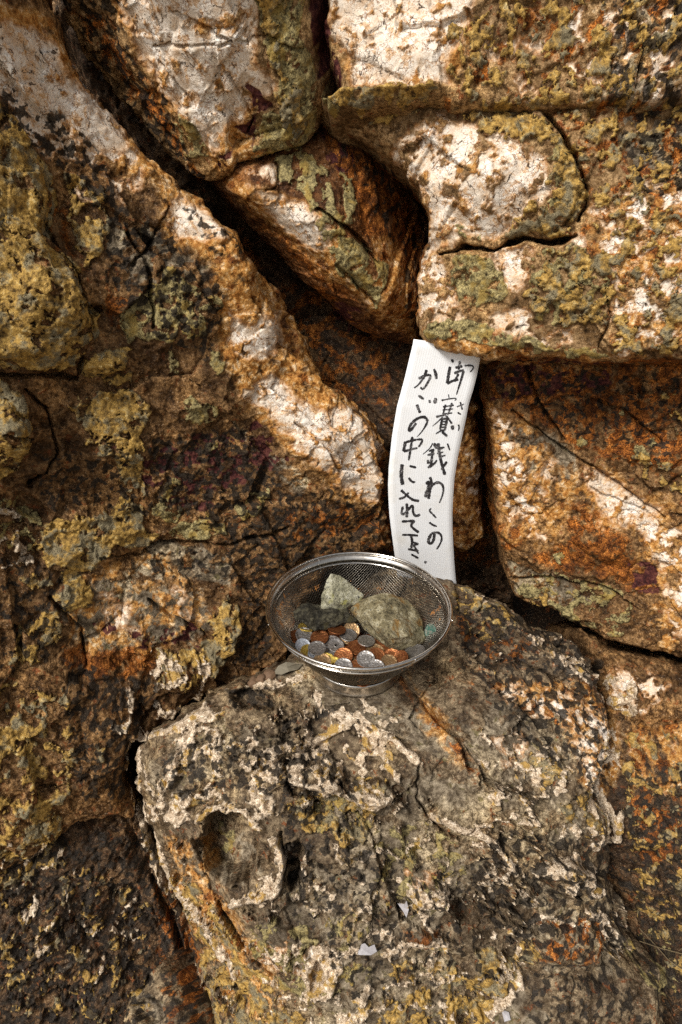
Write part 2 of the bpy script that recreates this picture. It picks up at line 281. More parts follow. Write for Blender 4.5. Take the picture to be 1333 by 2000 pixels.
PATCH = {k: [(c, r, pts(s)) for c, r, s in v] for k, v in PATCH.items()}

# relief, traced in photo pixels: cracks (narrow grooves), ridges (raised crust), pits and swells
CRACK = [(w, d, pts(s)) for w, d, s in [
 (9, .016, '620,405 660,430 700,465 738,518'), (6, .010, '545,325 548,360 520,372'),
 (13, .034, '905,482 930,482 960,487 1000,474 1020,464 1050,468 1078,474 1105,467'), (7, .018, '858,496 890,490 908,480'), (6, .014, '1100,468 1124,461'), (9, .016, '1066,214 1100,268 1130,320 1148,370 1146,400 1130,432'),
 (6, .010, '870,200 960,212 1100,212 1200,200 1333,190'), (5, .010, '1250,40 1258,100 1250,170'), (5, .008, '1200,40 1260,40 1300,100'),
 (5, .007, '300,95 420,90 520,82 590,100'), (5, .006, '330,30 420,70 480,90'), (5, .007, '440,150 470,200 490,240 480,270'), (4, .006, '310,120 340,150 370,190'),
 (12, .022, '782,1330 850,1396 902,1450 922,1500'), (6, .010, '820,1490 815,1560 860,1622 905,1640'), (6, .010, '860,1625 910,1635 940,1620 990,1600'),
 (7, .012, '250,455 290,520 300,640'), (6, .010, '90,430 110,480 150,530 170,600 180,640'), (9, .016, '165,700 150,740 60,730 0,735'), (8, .015, '50,760 90,800 110,880 60,950'),
 (8, .014, '190,1080 280,1085 320,1060 440,1060 560,1030'), (6, .010, '290,1170 330,1200 400,1230'), (8, .014, '270,1440 310,1360 380,1330'),
 (10, .018, '660,1680 560,1700 545,1620'), (6, .009, '330,400 310,450 260,520'), (6, .010, '1000,800 1100,880 1200,940 1300,1010'), (7, .012, '1000,1130 1080,1130 1180,1150 1250,1190'),
 (7, .011, '1030,720 1050,780 1100,860'), (5, .008, '1180,560 1195,620 1170,680'), (6, .009, '660,520 700,560 740,600'), (6, .010, '380,1640 420,1760 470,1840 540,1920'),
 (8, .012, '300,1710 350,1830 390,1980'), (7, .012, '910,1450 960,1530 1060,1560'), (7, .012, '960,1340 1040,1400 1100,1500'), (6, .009, '920,1760 1000,1800 1060,1830'),
 (5, .008, '640,1390 720,1420 800,1450'), (6, .010, '0,840 60,850'), (5, .007, '1160,780 1220,800 1290,860'),
 (5, .006, '570,820 620,860 660,920'), (6, .010, '100,1170 160,1230 170,1300'), (6, .010, '940,1240 1010,1290 1100,1330 1170,1390'),
]]
RIDGE = [(w, d, pts(s)) for w, d, s in [
 (13, .012, '542,1640 550,1690 540,1735 505,1757 448,1762'), (11, .010, '392,1600 420,1578 470,1580 510,1612'), (13, .010, '272,1440 330,1425 380,1390 392,1372'),
 (10, .006, '430,1345 500,1322 560,1318'), (11, .009, '480,1490 560,1462 620,1450 680,1420'), (10, .005, '700,1405 760,1440 820,1490'), (12, .010, '520,1512 600,1530 660,1545 730,1575 765,1550'),
 (9, .005, '940,1615 1000,1590'), (12, .006, '1040,1700 1090,1690 1150,1700 1165,1740'), (9, .005, '800,1745 850,1770 888,1765'), (9, .006, '596,1890 620,1848 655,1850 662,1890 630,1945 600,1925 596,1890'),
 (10, .005, '750,1862 790,1838 866,1838'), (11, .005, '850,1600 960,1640 1000,1700'), (12, .008, '258,1470 258,1530 290,1640 320,1720 400,1800 460,1900'),
 (12, .006, '130,790 190,768 255,766 288,800'), (9, .004, '380,1280 400,1210 440,1150'), (10, .005, '70,1060 130,1010 230,1000 270,970'), (9, .004, '290,560 340,520 390,570 430,597'),
 (10, .005, '630,180 740,176 860,170'), (12, .006, '990,1040 1060,1110 1180,1130'), (9, .004, '460,1010 530,958'), (9, .004, '300,1050 400,1005 440,1045'),
 (14, .008, '1205,1590 1205,1640 1160,1650'), (12, .007, '1175,1480 1160,1550 1205,1600'), (12, .006, '1010,1860 1012,1920 960,1980'),
]]
PIT = [  # cx, cy, rx, ry, angle deg, depth (negative = swell)
 (452, 1655, 62, 76, -15, .080), (492, 1364, 48, 21, 12, .036), (620, 1900, 17, 22, 0, .022), (290, 1975, 38, 30, 0, .022), (190, 604, 16, 14, 0, .020), (268, 1385, 18, 16, 0, .025),
 (590, 1790, 60, 40, 0, .020), (572, 1690, 22, 56, 0, .034), (730, 1800, 90, 40, 0, .010), (735, 1548, 34, 26, 0, -.022), (1105, 1712, 62, 38, 20, -.024), (640, 1520, 38, 27, 0, -.018),
 (840, 1748, 48, 25, 0, -.018), (965, 1715, 38, 24, 0, -.016), (500, 1480, 66, 30, -10, -.015), (320, 1500, 40, 50, 0, -.014), (960, 1900, 50, 48, 0, -.014), (1110, 1840, 70, 50, 0, -.012),
 (820, 1826, 40, 16, 0, -.009), (700, 1960, 24, 44, 0, -.010), (885, 1560, 70, 40, 30, .006), (1222, 1388, 22, 16, 0, .022), (370, 800, 44, 30, 0, -.006), (230, 850, 70, 70, 0, -.012),
 (30, 820, 60, 80, 0, -.022), (190, 1060, 110, 60, -10, -.010), (90, 600, 100, 110, 0, -.018), (200, 705, 55, 32, 0, -.012), (460, 520, 50, 110, -35, -.016), (400, 430, 60, 45, 40, -.010),
 (600, 850, 70, 120, -35, -.014), (1000, 350, 150, 130, 0, -.007), (1110, 570, 90, 75, 0, -.005), (1280, 880, 60, 45, 0, -.008), (1180, 1060, 70, 50, 0, -.008), (1000, 1045, 40, 30, 0, -.012),
 (650, 410, 70, 60, 30, -.008), (330, 640, 70, 50, 0, -.008), (440, 1230, 40, 70, 10, -.010), (350, 1310, 40, 45, 0, -.014), (790, 1130, 60, 40, 0, -.006), (1090, 1290, 70, 28, 20, -.010),
 (1170, 1450, 45, 60, 0, -.012), (1290, 1480, 60, 50, 0, -.014), (60, 1620, 60, 70, 0, -.010), (60, 1080, 30, 40, 0, .012), (820, 1720, 30, 16, 0, -.006), (1130, 120, 200, 80, 10, .006), (820, 90, 140, 70, 0, -.008),
 (140, 460, 22, 60, -25, .012), (60, 990, 40, 22, 30, .016), (940, 1800, 60, 30, 20, .010), (1010, 1660, 60, 30, 0, .007),
]

# ------------------------------------------------------------------ materials
class NT:
    def __init__(self, name):
        self.m = bpy.data.materials.new(name); self.m.use_nodes = True; self.t = self.m.node_tree; self.t.nodes.clear()
        self.out = self.t.nodes.new('ShaderNodeOutputMaterial'); self.b = self.t.nodes.new('ShaderNodeBsdfPrincipled')
        self.t.links.new(self.b.outputs[0], self.out.inputs[0])
    def n(self, typ, **kw):
        d = self.t.nodes.new(typ)
        for k, v in kw.items(): setattr(d, k, v)
        return d
    def put(self, sock, v):
        if hasattr(v, 'is_linked') or isinstance(v, bpy.types.NodeSocket): self.t.links.new(v, sock)
        elif isinstance(v, (tuple, list)) and sock.type == 'RGBA': sock.default_value = tuple(v)[:3] + (1,)
        else: sock.default_value = v
    def math(self, op, a, b=0.0, c=0.0, clamp=False):
        d = self.n('ShaderNodeMath', operation=op, use_clamp=clamp)
        for i, v in enumerate((a, b, c)): self.put(d.inputs[i], v)
        return d.outputs[0]
    def coord(self):
        return self.n('ShaderNodeTexCoord').outputs['Object']
    def noise(self, vec, scale, detail=3, rough=.55, dist=0.0, col=False):
        d = self.n('ShaderNodeTexNoise'); self.put(d.inputs['Vector'], vec)
        d.inputs['Scale'].default_value = scale; d.inputs['Detail'].default_value = detail; d.inputs['Roughness'].default_value = rough
        d.inputs['Distortion'].default_value = dist
        return d.outputs[1 if col else 0]
    def voro(self, vec, scale, feat='DISTANCE_TO_EDGE', out='Distance', rnd=1.0):
        d = self.n('ShaderNodeTexVoronoi', feature=feat); self.put(d.inputs['Vector'], vec); d.inputs['Scale'].default_value = scale
        d.inputs['Randomness'].default_value = rnd
        return d.outputs[out]
    def rng(self, v, a, b, c=0.0, d=1.0, smooth=True):
        m = self.n('ShaderNodeMapRange', interpolation_type='SMOOTHSTEP' if smooth else 'LINEAR'); self.put(m.inputs['Value'], v)
        for i, x in zip((1, 2, 3, 4), (a, b, c, d)): self.put(m.inputs[i], x)
        return m.outputs[0]
    def ramp(self, v, stops):
        d = self.n('ShaderNodeValToRGB'); self.put(d.inputs[0], v); e = d.color_ramp.elements
        while len(e) < len(stops): e.new(.5)
        for i, (p, c) in enumerate(stops): e[i].position = p; e[i].color = tuple(c) + (1,)
        return d.outputs[0]
    def mix(self, f, a, b, mode='MIX'):
        d = self.n('ShaderNodeMix', data_type='RGBA', blend_type=mode); self.put(d.inputs[0], f); self.put(d.inputs[6], a); self.put(d.inputs[7], b)
        return d.outputs[2]
    def attr(self, name):
        return self.n('ShaderNodeAttribute', attribute_name=name).outputs['Fac']
    def vadd(self, a, b, s):
        m = self.n('ShaderNodeVectorMath', operation='SCALE'); self.put(m.inputs[0], b); m.inputs['Scale'].default_value = s
        d = self.n('ShaderNodeVectorMath', operation='ADD'); self.put(d.inputs[0], a); self.put(d.inputs[1], m.outputs[0]); return d.outputs[0]
    def bump(self, h, strength, dist):
        d = self.n('ShaderNodeBump'); self.put(d.inputs['Height'], h); d.inputs['Strength'].default_value = strength; d.inputs['Distance'].default_value = dist
        self.t.links.new(d.outputs[0], self.b.inputs['Normal'])
    def set(self, **kw):
        for k, v in kw.items(): self.put(self.b.inputs[k.replace('_', ' ')], v)
        return self.m

def rock_material(name, dark, mid, light, wet=0.0):
    N = NT(name); p = N.coord()
    n1 = N.noise(p, 45, 6, .62); n2 = N.noise(p, 170, 5, .62); n3 = N.noise(p, 620, 3, .6); n4 = N.noise(p, 90, 5, .65, .6)
    wv = N.noise(p, 60, 3, .6, col=True); pw = N.vadd(p, wv, .012)
    fine = N.math('MULTIPLY', N.math('SUBTRACT', N.math('ADD', N.math('MULTIPLY', n2, .6), N.math('MULTIPLY', n3, .4)), .5), .42)
    def mask(k, w=.05, amt=1.0):
        return N.rng(N.math('MULTIPLY_ADD', fine, amt, N.attr(k)), .5 - w, .5 + w)
    # bare rock
    tone = N.math('ADD', N.math('ADD', N.math('MULTIPLY', n1, .42), N.math('MULTIPLY', n2, .40)), N.math('MULTIPLY', N.attr('fabric'), .18))
    c = N.ramp(tone, [(.34, dark), (.50, mid), (.64, light)])
    c = N.mix(N.rng(n4, .58, .66), c, (.16, .055, .018))
    c = N.mix(N.math('MULTIPLY', N.rng(n3, .60, .68), .6), c, (.30, .24, .17))
    # grey stone
    g = N.ramp(tone, [(.36, (.032, .024, .015)), (.5, (.130, .102, .066)), (.64, (.32, .275, .20))])
    g = N.mix(N.rng(n4, .57, .64), g, (.13, .11, .055))
    c = N.mix(mask('grey', .12), c, g)
    # rust
    r = N.ramp(N.math('ADD', N.math('MULTIPLY', n4, .6), N.math('MULTIPLY', n3, .4)), [(.36, (.022, .008, .003)), (.47, (.115, .038, .009)), (.57, (.30, .108, .022)), (.68, (.55, .26, .07))])
    c = N.mix(mask('rust', .16), c, r)
    # fractured quartz: white body, iron-stained crack net at two scales
    pq = N.vadd(pw, N.noise(p, 240, 2, .6, col=True), .005)
    e1 = N.voro(pq, 95); e2 = N.voro(pq, 240)
    net1 = N.math('MULTIPLY', N.rng(e1, .0, .055, 1.0, 0.0), N.rng(n1, .40, .56)); net2 = N.math('MULTIPLY', N.rng(e2, .0, .07, 1.0, 0.0), N.rng(n4, .38, .58))
    vein = N.rng(N.math('ABSOLUTE', N.math('SUBTRACT', N.noise(pw, 26, 3, .6, .7), .5)), .0, .014, 1.0, 0.0)
    q = N.ramp(n1, [(.34, (.56, .40, .26)), (.46, (.73, .63, .51)), (.62, (.85, .79, .70))])
    q = N.mix(N.rng(N.math('MULTIPLY_ADD', fine, .5, N.attr('quartz')), .50, .92, .85, 0.0), q, N.ramp(n2, [(.36, (.42, .25, .12)), (.52, (.66, .50, .34)), (.66, (.74, .62, .48))]))
    q = N.mix(N.math('MULTIPLY', N.rng(n4, .52, .62), .7), q, (.58, .33, .13))
    q = N.mix(N.math('MULTIPLY', net2, .8), q, (.27, .115, .035))
    q = N.mix(N.math('MULTIPLY', N.math('MULTIPLY', net1, .85), N.rng(n2, .40, .56)), q, (.20, .085, .030))
    q = N.mix(N.math('MULTIPLY', vein, N.rng(n2, .40, .55)), q, (.04, .022, .012))
    q = N.mix(N.math('MULTIPLY', N.math('MULTIPLY', N.rng(n3, .60, .66), .7), N.rng(n1, .56, .42)), q, (.06, .042, .025))
    g3 = N.ramp(n3, [(.32, (.38, .36, .34)), (.50, (1, 1, 1)), (.70, (1.5, 1.5, 1.5))]); g2 = N.ramp(n2, [(.34, (.34, .31, .28)), (.47, (.95, .95, .95)), (.66, (1.35, 1.35, 1.35))])
    n0 = N.noise(p, 11, 3, .6); vary = N.rng(n0, .36, .62, .45, 1.15)
    grain = lambda c, k: N.mix(N.math('MULTIPLY', vary, k * .9), N.mix(N.math('MULTIPLY', vary, k), c, g3, 'MULTIPLY'), g2, 'MULTIPLY')
    c = N.mix(.75, c, N.ramp(n0, [(.36, (.50, .44, .40)), (.50, (1.05, .98, .92)), (.64, (1.55, 1.40, 1.15))]), 'MULTIPLY')
    c = grain(c, .85); q = grain(q, .2)
    am = N.ramp(N.math('ADD', N.math('MULTIPLY', n4, .55), N.math('MULTIPLY', n2, .45)), [(.34, (.16, .056, .012)), (.44, (.40, .165, .035)), (.52, (.60, .32, .095)), (.62, (.76, .58, .36))])
    am = N.mix(N.math('MULTIPLY', net2, .6), am, (.17, .060, .015)); am = N.mix(N.math('MULTIPLY', net1, .7), am, (.07, .028, .010)); am = grain(am, .35)
    c = N.mix(N.math('MULTIPLY', mask('amber', .30, .8), .92), c, am)
    mq = mask('quartz', .16)
    halo = N.rng(N.attr('quartz'), .22, .56)
    c = N.mix(N.math('MULTIPLY', halo, N.rng(n4, .40, .58, .15, .85)), c, (.36, .155, .045))
    c = N.mix(mq, c, q)
    # maroon iron skin
    c = N.mix(mask('maroon', .05), c, N.ramp(n2, [(.35, (.018, .007, .008)), (.5, (.065, .018, .016)), (.68, (.15, .055, .035))]))
    # lichens
    gran = N.rng(n3, .40, .60)
    ol = N.ramp(N.math('ADD', N.math('MULTIPLY', n2, .6), N.math('MULTIPLY', n3, .4)), [(.36, (.045, .034, .015)), (.48, (.19, .152, .068)), (.58, (.33, .265, .115)), (.70, (.47, .385, .18))])
    ol = N.mix(N.rng(n1, .50, .62), ol, N.mix(gran, (.36, .26, .075), (.22, .14, .04)))
    oc = N.ramp(N.math('ADD', N.math('MULTIPLY', n2, .55), N.math('MULTIPLY', n4, .45)), [(.36, (.075, .048, .018)), (.45, (.26, .155, .042)), (.54, (.44, .270, .068)), (.66, (.56, .44, .21))])
    oc = N.mix(N.rng(n1, .47, .60), oc, N.mix(gran, (.27, .225, .135), (.13, .105, .06)))
    oc = N.mix(N.math('MULTIPLY', N.rng(n3, .57, .64), .75), oc, (.035, .026, .016))
    oc = grain(oc, .55); ol = grain(ol, .5)
    moc = mask('ochre', .03)
    mol = mask('olive', .03)
    c = N.mix(mol, c, ol)
    c = N.mix(moc, c, oc)
    cr = N.ramp(N.math('ADD', N.math('MULTIPLY', n2, .5), N.math('MULTIPLY', n3, .5)), [(.36, (.13, .085, .05)), (.46, (.42, .31, .20)), (.58, (.68, .56, .42)), (.7, (.78, .72, .62))])
    cr = N.mix(N.rng(n1, .54, .62), cr, (.40, .25, .075))
    cr = grain(cr, .45)
    mcr = mask('cream', .035)
    c = N.mix(mcr, c, cr)
    # black lichen and grime, in flecks
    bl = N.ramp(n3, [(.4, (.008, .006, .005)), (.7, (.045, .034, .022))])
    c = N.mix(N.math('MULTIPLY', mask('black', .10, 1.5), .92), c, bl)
    # fine grain contrast
    hgt = N.math('ADD', N.math('MULTIPLY', n2, 1.0), N.math('MULTIPLY', n3, .55))
    hgt = N.math('SUBTRACT', hgt, N.math('MULTIPLY', N.math('MULTIPLY', net1, mq), .35))
    hgt = N.math('ADD', hgt, N.math('MULTIPLY', N.math('ADD', mol, moc), .25))
    hgt = N.math('MULTIPLY', hgt, N.math('SUBTRACT', 1.0, N.math('MULTIPLY', mq, .6)))
    N.bump(hgt, 1.0, .0021)
    ro = N.rng(n1, .35, .62, .52 - .2 * wet, .88 - .2 * wet)
    return N.set(Base_Color=c, Roughness=ro, Specular_IOR_Level=.12 + .35 * wet)

MAT = {
 'brown': rock_material('brown rock', (.010, .006, .003), (.080, .041, .015), (.25, .148, .064)),
 'tan': rock_material('tan rock', (.024, .014, .006), (.16, .094, .038), (.36, .245, .125)),
 'grey': rock_material('grey crusted rock', (.014, .010, .006), (.085, .058, .032), (.26, .205, .13), .25),
 'dark': rock_material('dark and shaded rock', (.008, .005, .004), (.036, .021, .011), (.12, .072, .036), .2),  # dark rock; on the cave and lower-left rocks it paints in shade
 'rusty': rock_material('rusty rock', (.012, .006, .003), (.070, .028, .010), (.19, .088, .032)),
}

# ------------------------------------------------------------------ object helpers
def tag(o, label=None, cat=None, group=None, kind=None):
    if label: o['label'] = label
    if cat: o['category'] = cat
    if group: o['group'] = group
    if kind: o['kind'] = kind
    return o
def link_mesh(name, V, Fq, mat, parent=None, smooth=True):
    me = bpy.data.meshes.new(name); me.from_pydata([tuple(v) for v in V], [], Fq); me.update()
    if smooth: me.polygons.foreach_set('use_smooth', np.ones(len(me.polygons), bool))
    o = bpy.data.objects.new(name, me); COL.objects.link(o)
    if mat: me.materials.append(mat)
    if parent: o.parent = parent
    return o
def empty(name, loc=(0, 0, 0)):
    o = bpy.data.objects.new(name, None); COL.objects.link(o); o.location = loc; o.empty_display_size = .02; return o
def quad_mesh(name, V, Q, mat):
    me = bpy.data.meshes.new(name); nq = len(Q)
    me.vertices.add(len(V)); me.vertices.foreach_set('co', np.ascontiguousarray(V, np.float32).ravel())
    me.loops.add(nq * 4); me.loops.foreach_set('vertex_index', np.ascontiguousarray(Q, np.int32).ravel())
    me.polygons.add(nq); me.polygons.foreach_set('loop_start', np.arange(0, nq * 4, 4, dtype=np.int32))
    me.polygons.foreach_set('use_smooth', np.ones(nq, bool))
    me.update(calc_edges=True); me.materials.append(mat)
    o = bpy.data.objects.new(name, me); COL.objects.link(o); return o

# ------------------------------------------------------------------ rocks
K = 1.125
def rbf_fit(uv, h):
    n = len(uv); d = np.linalg.norm(uv[:, None] - uv[None], axis=2)
    A = np.zeros((n + 3, n + 3)); A[:n, :n] = np.where(d > 0, d * d * np.log(d + 1e-12), 0) + np.eye(n) * 1e-4
    A[:n, n] = 1; A[:n, n + 1:] = uv; A[n, :n] = 1; A[n + 1:, :n] = uv.T
    s = np.linalg.solve(A, np.concatenate([h, np.zeros(3)])); return uv, s
def rbf(fit, u, v):
    c, s = fit; n = len(c); r = s[n] + s[n + 1] * u + s[n + 2] * v
    for i in range(n):
        d2 = (u - c[i, 0]) ** 2 + (v - c[i, 1]) ** 2 + 1e-12; r = r + s[i] * .5 * d2 * np.log(d2)
    return r
SEED = [10]; SURF = {}
def rock(name, label, outline, ctrl, mat, R=.03, depth=.12, edge=.006, big=1.0, fac=1.0, rough=1.0, pits=0.0, cat='rock', group=None, kind=None, step=None, seat=None, bare=False, strata=1.0, crust=0.0):
    """one rock mass: outline in photo pixels, ctrl = 'px,py,y|z,value' points that fix its face in metres"""
    SEED[0] += 101; sd0 = SEED[0]; st = step or STEP
    C = []
    for s in ctrl.split():
        a, b, ax, val = s.split(','); a = np.array(float(a)); b = np.array(float(b))
        C.append(at_y(a, b, float(val) * K) if ax == 'y' else at_z(a, b, float(val)))
    C = np.array(C); P0 = C.mean(0); _, _, vt = np.linalg.svd(C - P0); nrm = vt[2]
    if nrm @ (CAM - P0) < 0: nrm = -nrm
    ux = np.cross(np.array([0, 0, 1.0]), nrm); ux /= np.linalg.norm(ux); vx = np.cross(nrm, ux)
    loc = lambda P: ((P - P0) @ ux, (P - P0) @ vx, (P - P0) @ nrm)
    cu, cv, ch = loc(C); fit = rbf_fit(np.stack([cu, cv], 1), ch)
    O = pts(outline); D = ray(O[:, 0], O[:, 1]); h = np.zeros(len(O)); dn = D @ nrm
    for _ in range(8):
        t = (h - (CAM - P0) @ nrm) / dn; Pp = CAM + D * t[:, None]; ou, ov, _h = loc(Pp); h = h * .3 + .7 * rbf(fit, ou, ov)
    poly = np.stack([ou, ov], 1)
    mg = depth / 5.0 + .008
    gu = np.arange(poly[:, 0].min() - mg, poly[:, 0].max() + mg, st); gv = np.arange(poly[:, 1].min() - mg, poly[:, 1].max() + mg, st)
    U, V = np.meshgrid(gu, gv); shp = U.shape; u = U.ravel(); v = V.ravel()
    sd = seg_dist(u, v, poly, True)
    near = np.abs(sd) < .05
    e = fbm(u * 28, v * 28, 4, sd0 + 1, .6) * edge * 2.2
    sd = sd + e
    keep = sd > -depth / 5.0
    idx = np.full(u.shape, -1, np.int64); idx[keep] = np.arange(keep.sum())
    I = idx.reshape(shp); q = np.stack([I[:-1, :-1], I[:-1, 1:], I[1:, 1:], I[1:, :-1]], -1).reshape(-1, 4); q = q[(q >= 0).all(1)]
    u = u[keep]; v = v[keep]; sd = sd[keep]
    base = rbf(fit, u, v)
    X = P0 + u[:, None] * ux + v[:, None] * vx + base[:, None] * nrm
    px, py = project(X)
    # patches
    w1 = fbm(u * 22 + 7, v * 22, 3, sd0 + 2); w2 = fbm(u * 75, v * 75 + 3, 3, sd0 + 3, .6)
    wob = (w1 * 1.7 + w2 * 1.3)
    qx = px + w2 * 7; qy = py + perlin(u * 60 + 31, v * 60, sd0 + 4) * 7
    A = {}; wu_ = u + w2 * .006; wv_u = v + w1 * .008
    for ki, k in enumerate(KINDS):
        f = np.full(u.shape, -1.0); cn = None
        for cov, rg, P in PATCH[k]:
            m = 45
            b = (px > P[:, 0].min() - m) & (px < P[:, 0].max() + m) & (py > P[:, 1].min() - m) & (py < P[:, 1].max() + m)
            if not b.any(): continue
            if cn is None:
                cn = fbm(u * 95 + ki * 5.3, v * 95, 4, sd0 + 20 + ki * 3, .6) if k == 'black' else ridged(wu_ * 20 + ki * 5.3, wv_u * 20, 4, sd0 + 20 + ki * 3, .55) if k == 'cream' else fbm(u * 48 + ki * 5.3, v * 48, 5, sd0 + 20 + ki * 3, .66)
                cn = (cn - cn.mean()) / (cn.std() + 1e-6)
            sdp = seg_dist(qx[b], qy[b], P, True) + wob[b] * rg
            a = sdp / 40.0
            if cov < .98:
                thr = np.interp(cov, [.05, .1, .2, .3, .4, .5, .6, .7, .8, .9, .97], [1.64, 1.28, .84, .52, .25, 0, -.25, -.52, -.84, -1.28, -1.9])
                a = np.minimum(a, (cn[b] - thr) * .35)
            f[b] = np.maximum(f[b], a)
        A[k] = (.5 + np.clip(f, -.5, .5)).astype(np.float32)
    CR = np.zeros(u.shape)
    if crust:                                   # overlapping crust plates with raised pale rims
        z_ = sstep(-.08, .16, fbm(u * 7 + 3, v * 7, 3, sd0 + 60)) * (1 - .8 * sstep(.44, .56, A['grey'])); lim = np.zeros(u.shape)
        for sc, hh, rw in ((8, .020, .020), (19, .008, .030)):
            t = fbm((u + w1 * .006) * sc, (v + w2 * .003) * sc, 5, sd0 + 61 + int(sc), .6)
            rim = np.exp(-((t - rw * .9) / rw) ** 2) * z_
            CR += crust * (hh * (sstep(-.012, .018, t) - .5) * z_ + .0034 * rim); lim = np.maximum(lim, rim)
        hol = sstep(.9, 1.5, np.hypot((px - 455) / 72, (py - 1660) / 86)); CR *= hol; lim *= hol
        A['cream'] = np.maximum(A['cream'], np.clip(lim * .60 * min(1, crust) + w2 * .25, 0, 1)).astype(np.float32)
    for w, d, P in RIDGE:                       # weathered pale crests on the traced ridges
        if P[:, 1].mean() < 1330: continue
        m = w * 2 + 10
        b = (px > P[:, 0].min() - m) & (px < P[:, 0].max() + m) & (py > P[:, 1].min() - m) & (py < P[:, 1].max() + m)
        if b.any():
            dd = seg_dist(px[b] + w1[b] * 10 + w2[b] * 5, py[b] + wob[b] * 5, P, False)
            A['cream'][b] = np.maximum(A['cream'][b], np.clip(.95 - dd / (w * 1.5) + w2[b] * .5, 0, 1)).astype(np.float32)
    fade = sstep(-.012, .002, sd)
    for k in KINDS:
        if k not in ('rust', 'black', 'maroon'): A[k] = (A[k] * fade).astype(np.float32)
        if bare and k not in ('rust', 'maroon'): A[k] = A[k] * 0
    hard = {k: sstep(.44, .56, A[k]) for k in KINDS}
    # relief
    quiet = (1 - .75 * hard['quartz']) * (1 - .7 * hard['grey'])
    H = CR + fbm(u * 9, v * 9, 3, sd0 + 5) * .010 * big
    wu = u + w1 * .004; wv = v + perlin(u * 20 + 11, v * 20, sd0 + 6) * .004
    fa, ea = facets(wu * 13, wv * 13, sd0 + 7, .55, .35); H += fa * .021 * fac
    f0, e0 = facets(wu * 6.5 + 3, wv * 6.5, sd0 + 27, .5, .3); H += f0 * .024 * fac
    fb, eb = facets(wu * 38 + w2 * .25, wv * 38, sd0 + 8, .6, .35); H += fb * .0062 * fac
    H -= (1 - ea) * .003 * fac * sstep(-.1, .3, w1)
    H += ridged(u * 34, v * 34, 4, sd0 + 9) * .0019 * rough * quiet
    H += fbm(u * 150, v * 150, 3, sd0 + 10, .6) * .0011 * rough * quiet
    H += ridged(u * 230, v * 230, 2, sd0 + 13) * .0006 * rough * quiet
    al = (u - v) * .7071; pe = (u + v) * .7071 + w1 * .012
    fab = ridged(al * 7, pe * 42, 4, sd0 + 18, .62)
    H += fab * .0036 * strata * quiet
    if pits:
        pits = pits * (1 - .8 * hard['grey'])
        f1, f2, k_, _, _ = worley(wu * 85, wv * 85, sd0 + 11); sz = .18 + .30 * ((k_ >> 4) & 255) / 255.0
        zone = sstep(-.05, .35, fbm(u * 14, v * 14, 2, sd0 + 12))
        H -= pits * .006 * zone * (1 - sstep(sz * .5, sz, f1))
        H += pits * .0045 * (np.abs(fbm(wu * 40, wv * 40, 4, sd0 + 14)) - .2)
    H += .0046 * sstep(.46, .54, A['ochre']) + .0026 * sstep(.46, .54, A['olive']) + .0040 * sstep(.46, .54, A['cream']) - .0014 * hard['maroon']
    if hard['cream'].any():
        f1, _, k_, _, _ = worley(wu * 62 + w2 * .2, wv * 62, sd0 + 15); rad = .22 + .22 * ((k_ >> 4) & 255) / 255.0
        H += hard['cream'] * (np.exp(-((f1 - rad) / .10) ** 2) * .0026 - (1 - sstep(rad * .55, rad * .95, f1)) * .0050 + ridged(u * 110, v * 110, 2, sd0 + 19) * .0007)
    for lst, sg in ((CRACK, -1), (RIDGE, 1)):
        for w, d, P in lst:
            m = w * 3 + 12
            b = (px > P[:, 0].min() - m) & (px < P[:, 0].max() + m) & (py > P[:, 1].min() - m) & (py < P[:, 1].max() + m)
            if b.any():
                dd = seg_dist(px[b] + w1[b] * 5 + w2[b] * 4, py[b] + wob[b] * 3, P, False)
                wl = w * (.72 if sg < 0 else 1.0) * (.45 + .9 * np.clip(.5 + w1[b] * 1.3, 0, 1))
                H[b] += sg * d * (1.5 * np.exp(-(dd / (wl * .62)) ** 3) if sg < 0 else (1 - sstep(0, wl * 1.5, dd)) * (1 + .7 * w2[b]))
    for cx, cy, rx, ry, an, d in PIT:
        m = max(rx, ry) * 1.6
        b = (np.abs(px - cx) < m) & (np.abs(py - cy) < m)
        if b.any():
            c_, s_ = math.cos(math.radians(an)), math.sin(math.radians(an)); kw = 2.2 if d > .03 else 1.0; dx = px[b] + wob[b] * 6 * kw - cx; dy = py[b] + (w2[b] * 9 + w1[b] * 6) * kw - cy
            rr = np.sqrt(((dx * c_ + dy * s_) / rx) ** 2 + ((-dx * s_ + dy * c_) / ry) ** 2)
            H[b] -= d * (1 - sstep(.66, 1.04, rr)) if d > 0.012 or (d < 0 and cy > 1380) else d * (1 - sstep(.25, 1.1, rr))
    prof = np.clip(sd / R, 0, 1) ** .62
    Rr = R
    X = X + nrm * (H * (0.35 + .65 * prof) - Rr * (1 - prof) - 5.0 * np.clip(-sd, 0, None))[:, None]
    side = (perlin(u * 55, v * 55, sd0 + 16) * .0018)[:, None]
    X = X + (ux * side + vx * (perlin(u * 55 + 40, v * 55, sd0 + 17) * .0018)[:, None])
    if seat:
        w_ = 1 - sstep(.075, .12, np.hypot(X[:, 0] - seat[0], X[:, 1] - seat[1])); X[:, 2] = X[:, 2] * (1 - w_) + w_ * (seat[2] + .18 * (X[:, 2] - seat[2]))
    sx_, sy_ = project(X); SURF[name] = (X, sx_, sy_)
    o = quad_mesh(name, X - P0, q, MAT[mat]); o.location = P0
    A['fabric'] = (.5 + .5 * np.clip(fab, -1, 1)).astype(np.float32)
    for k in KINDS + ['fabric']:
        at = o.data.attributes.new(k, 'FLOAT', 'POINT'); at.data.foreach_set('value', A[k])
    tag(o, label, cat, group, kind); return o

